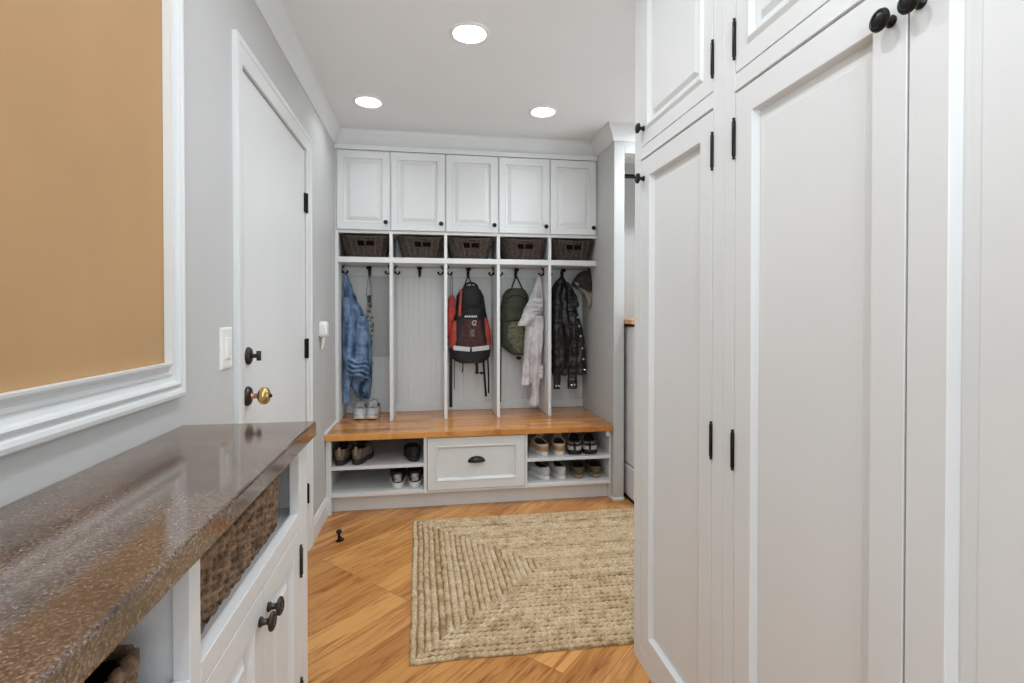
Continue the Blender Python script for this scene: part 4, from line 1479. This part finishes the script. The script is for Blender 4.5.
    if straps:
        for k, (yy, hh, wd_) in enumerate(((0.42, 0.082, 0.018), (0.58, 0.072, 0.016))):
            b = bmesh.new()
            rr = []
            for q in [PI * j / 14 for j in range(15)]:
                x = W / 2 * 0.98 * math.cos(q)
                z = hs + (hh - hs) * math.sin(q) ** 0.6 + 0.003
                rr.append([(x, yy * L - wd_ / 2, z), (x, yy * L + wd_ / 2, z), (x * 0.95, yy * L + wd_ / 2, z - 0.003), (x * 0.95, yy * L - wd_ / 2, z - 0.003)])
            loft(b, rr)
            obj('strap', b, M[straps], t, smooth=True, local=True)
        b = bmesh.new()
        rr = []
        for k in range(11):
            x, y, z = upt(n // 2, k / 10, 0.003)
            rr.append([(-0.0075, y, z), (0.0075, y, z), (0.0075, y - 0.003, z - 0.004), (-0.0075, y - 0.003, z - 0.004)])
        loft(b, rr)
        obj('centre_strap', b, M[straps], t, smooth=True, local=True)
        patch('toe_strap', range(n // 2 - 12, n // 2 + 13), 0.50, 0.68, straps, 0.003)
        patch('toe_rand', range(n // 2 - 12, n // 2 + 13), 0.0, 0.12, straps, 0.003)
    if tab:
        b = bmesh.new()
        strap(b, [(0, -0.004, hs + 0.025), (0, -0.006, heel_h * 0.8), (0, 0.000, heel_h + 0.014), (0, 0.008, heel_h + 0.004)], 0.014, 0.002)
        obj('pull_tab', b, M[tab], t, local=True)
    return t


# grey running shoes on the bench, toes to the room
kw = dict(upper='sn_grey', sole='sn_white', laces='sn_white', tongue='sn_grey', toe_cap='sn_lightgrey', heel_h=0.085, front_h=0.082, L=0.255, W=0.088)
make_shoe('running_shoe', 'left one of the two grey running shoes under the denim jacket', 'grey running shoes on the bench', (-0.485, 3.862, 0.4925), R(182), **kw)
make_shoe('running_shoe', 'right one of the two grey running shoes under the denim jacket', 'grey running shoes on the bench', (-0.385, 3.858, 0.4925), R(177), **kw)
# brown-grey shoes with pull tab, heels to the room
kw = dict(upper='sn_brown', sole='sole_dark', lining='sn_lining', tab='sole_tan', heel_h=0.098, front_h=0.105, hs=0.034, tongue='sn_black', laces='sn_black', L=0.27, W=0.104, heel_patch='sn_brown', puff=3)
make_shoe('ankle_shoe', 'brown grey ankle shoe with pale pull tab at the far left of the upper cubby', 'brown grey shoes in the upper left cubby', (-0.546, 3.248, 0.2905), R(-2), **kw)
make_shoe('ankle_shoe', 'brown grey ankle shoe in the upper left cubby, right one of its pair, turned outwards', 'brown grey shoes in the upper left cubby', (-0.448, 3.250, 0.2905), R(-9), **kw)
# black shoe leaning at the right of the upper left cubby
make_shoe('black_shoe', 'black low shoe at the right end of the upper left cubby', 'black shoes in the upper left cubby', (-0.096, 3.262, 0.2905), R(8), upper='sn_black', sole='sole_dark', straps='sn_black',
          heel_h=0.088, front_h=0.075, hs=0.030, L=0.26, W=0.100, open_w=0.8, collar='sole_dark')
# black trainers with white sole
kw = dict(upper='sn_black', sole='sn_white', lining='sn_lining', heel_patch='sn_grey', heel_n=3, heel_top=0.5, tongue='sn_black', laces='sn_black', heel_h=0.098, front_h=0.102, hs=0.036, L=0.265, W=0.104, collar='sn_black', puff=3)
make_shoe('trainer', 'black trainer with white sole on the bottom left shelf, left one of its pair', 'black trainers on the bottom left shelf', (-0.200, 3.262, 0.1275), R(2), **kw)
make_shoe('trainer', 'black trainer with white sole on the bottom left shelf, right one beside the drawer', 'black trainers on the bottom left shelf', (-0.096, 3.264, 0.1275), R(0), **kw)
# tan and cream boat shoes
kw = dict(upper='sn_cream', sole='sn_white', lining='sn_maroon', band='sn_tan', collar='sn_cream', heel_h=0.072, front_h=0.085, hs=0.028, open_l=0.29, open_c=0.33, open_w=0.80, L=0.275, W=0.100, puff=3, tongue='sn_cream')
make_shoe('boat_shoe', 'tan and cream boat shoe on the upper right shelf, next to the drawer', 'tan boat shoes on the upper right shelf', (0.738, 3.262, 0.2905), R(6), **kw)
make_shoe('boat_shoe', 'tan and cream boat shoe on the upper right shelf, beside the strappy shoes', 'tan boat shoes on the upper right shelf', (0.836, 3.258, 0.2905), R(-8), **kw)
# white and black strappy shoes, toes to the room
kw = dict(upper='sn_lightgrey', sole='sn_black', straps='sn_black', lining='sn_lining', collar='sn_grey', heel_h=0.095, front_h=0.060, open_l=0.29, open_c=0.33, open_w=0.84, L=0.260, W=0.096, hs=0.018)
make_shoe('strap_shoe', 'pale grey shoe with black straps on the upper right shelf, left one of its pair', 'strappy shoes on the upper right shelf', (0.996, 3.500, 0.2905), R(166), **kw)
make_shoe('strap_shoe', 'pale grey shoe with black straps on the upper right shelf, right one of its pair', 'strappy shoes on the upper right shelf', (1.102, 3.495, 0.2905), R(165), **kw)
# light grey trainers, turned
kw = dict(upper='sn_lightgrey', sole='sn_white', lining='sn_lining', tongue='sn_lightgrey', laces='sn_white', heel_h=0.085, front_h=0.088, L=0.275, W=0.092, hs=0.026, puff=3)
make_shoe('trainer', 'light grey trainer on the bottom right shelf, next to the drawer', 'grey trainers on the bottom right shelf', (0.760, 3.275, 0.1275), R(20), **kw)
make_shoe('trainer', 'light grey trainer on the bottom right shelf, beside the olive slip-ons', 'grey trainers on the bottom right shelf', (0.860, 3.268, 0.1275), R(6), **kw)
# olive slip-ons
kw = dict(upper='sn_olive', sole='sole_tan', lining='sn_lining', collar='sn_olive', heel_h=0.070, front_h=0.074, open_l=0.28, open_c=0.32, open_w=0.84, L=0.270, W=0.098, hs=0.026, puff=3, heel_patch='sn_olive')
make_shoe('slip_on_shoe', 'olive brown slip-on shoe on the bottom right shelf, left one of its pair', 'olive slip-on shoes on the bottom right shelf', (0.968, 3.275, 0.1275), R(-13), **kw)
make_shoe('slip_on_shoe', 'olive brown slip-on shoe on the bottom right shelf, right one of its pair', 'olive slip-on shoes on the bottom right shelf', (1.090, 3.270, 0.1275), R(-7), **kw)
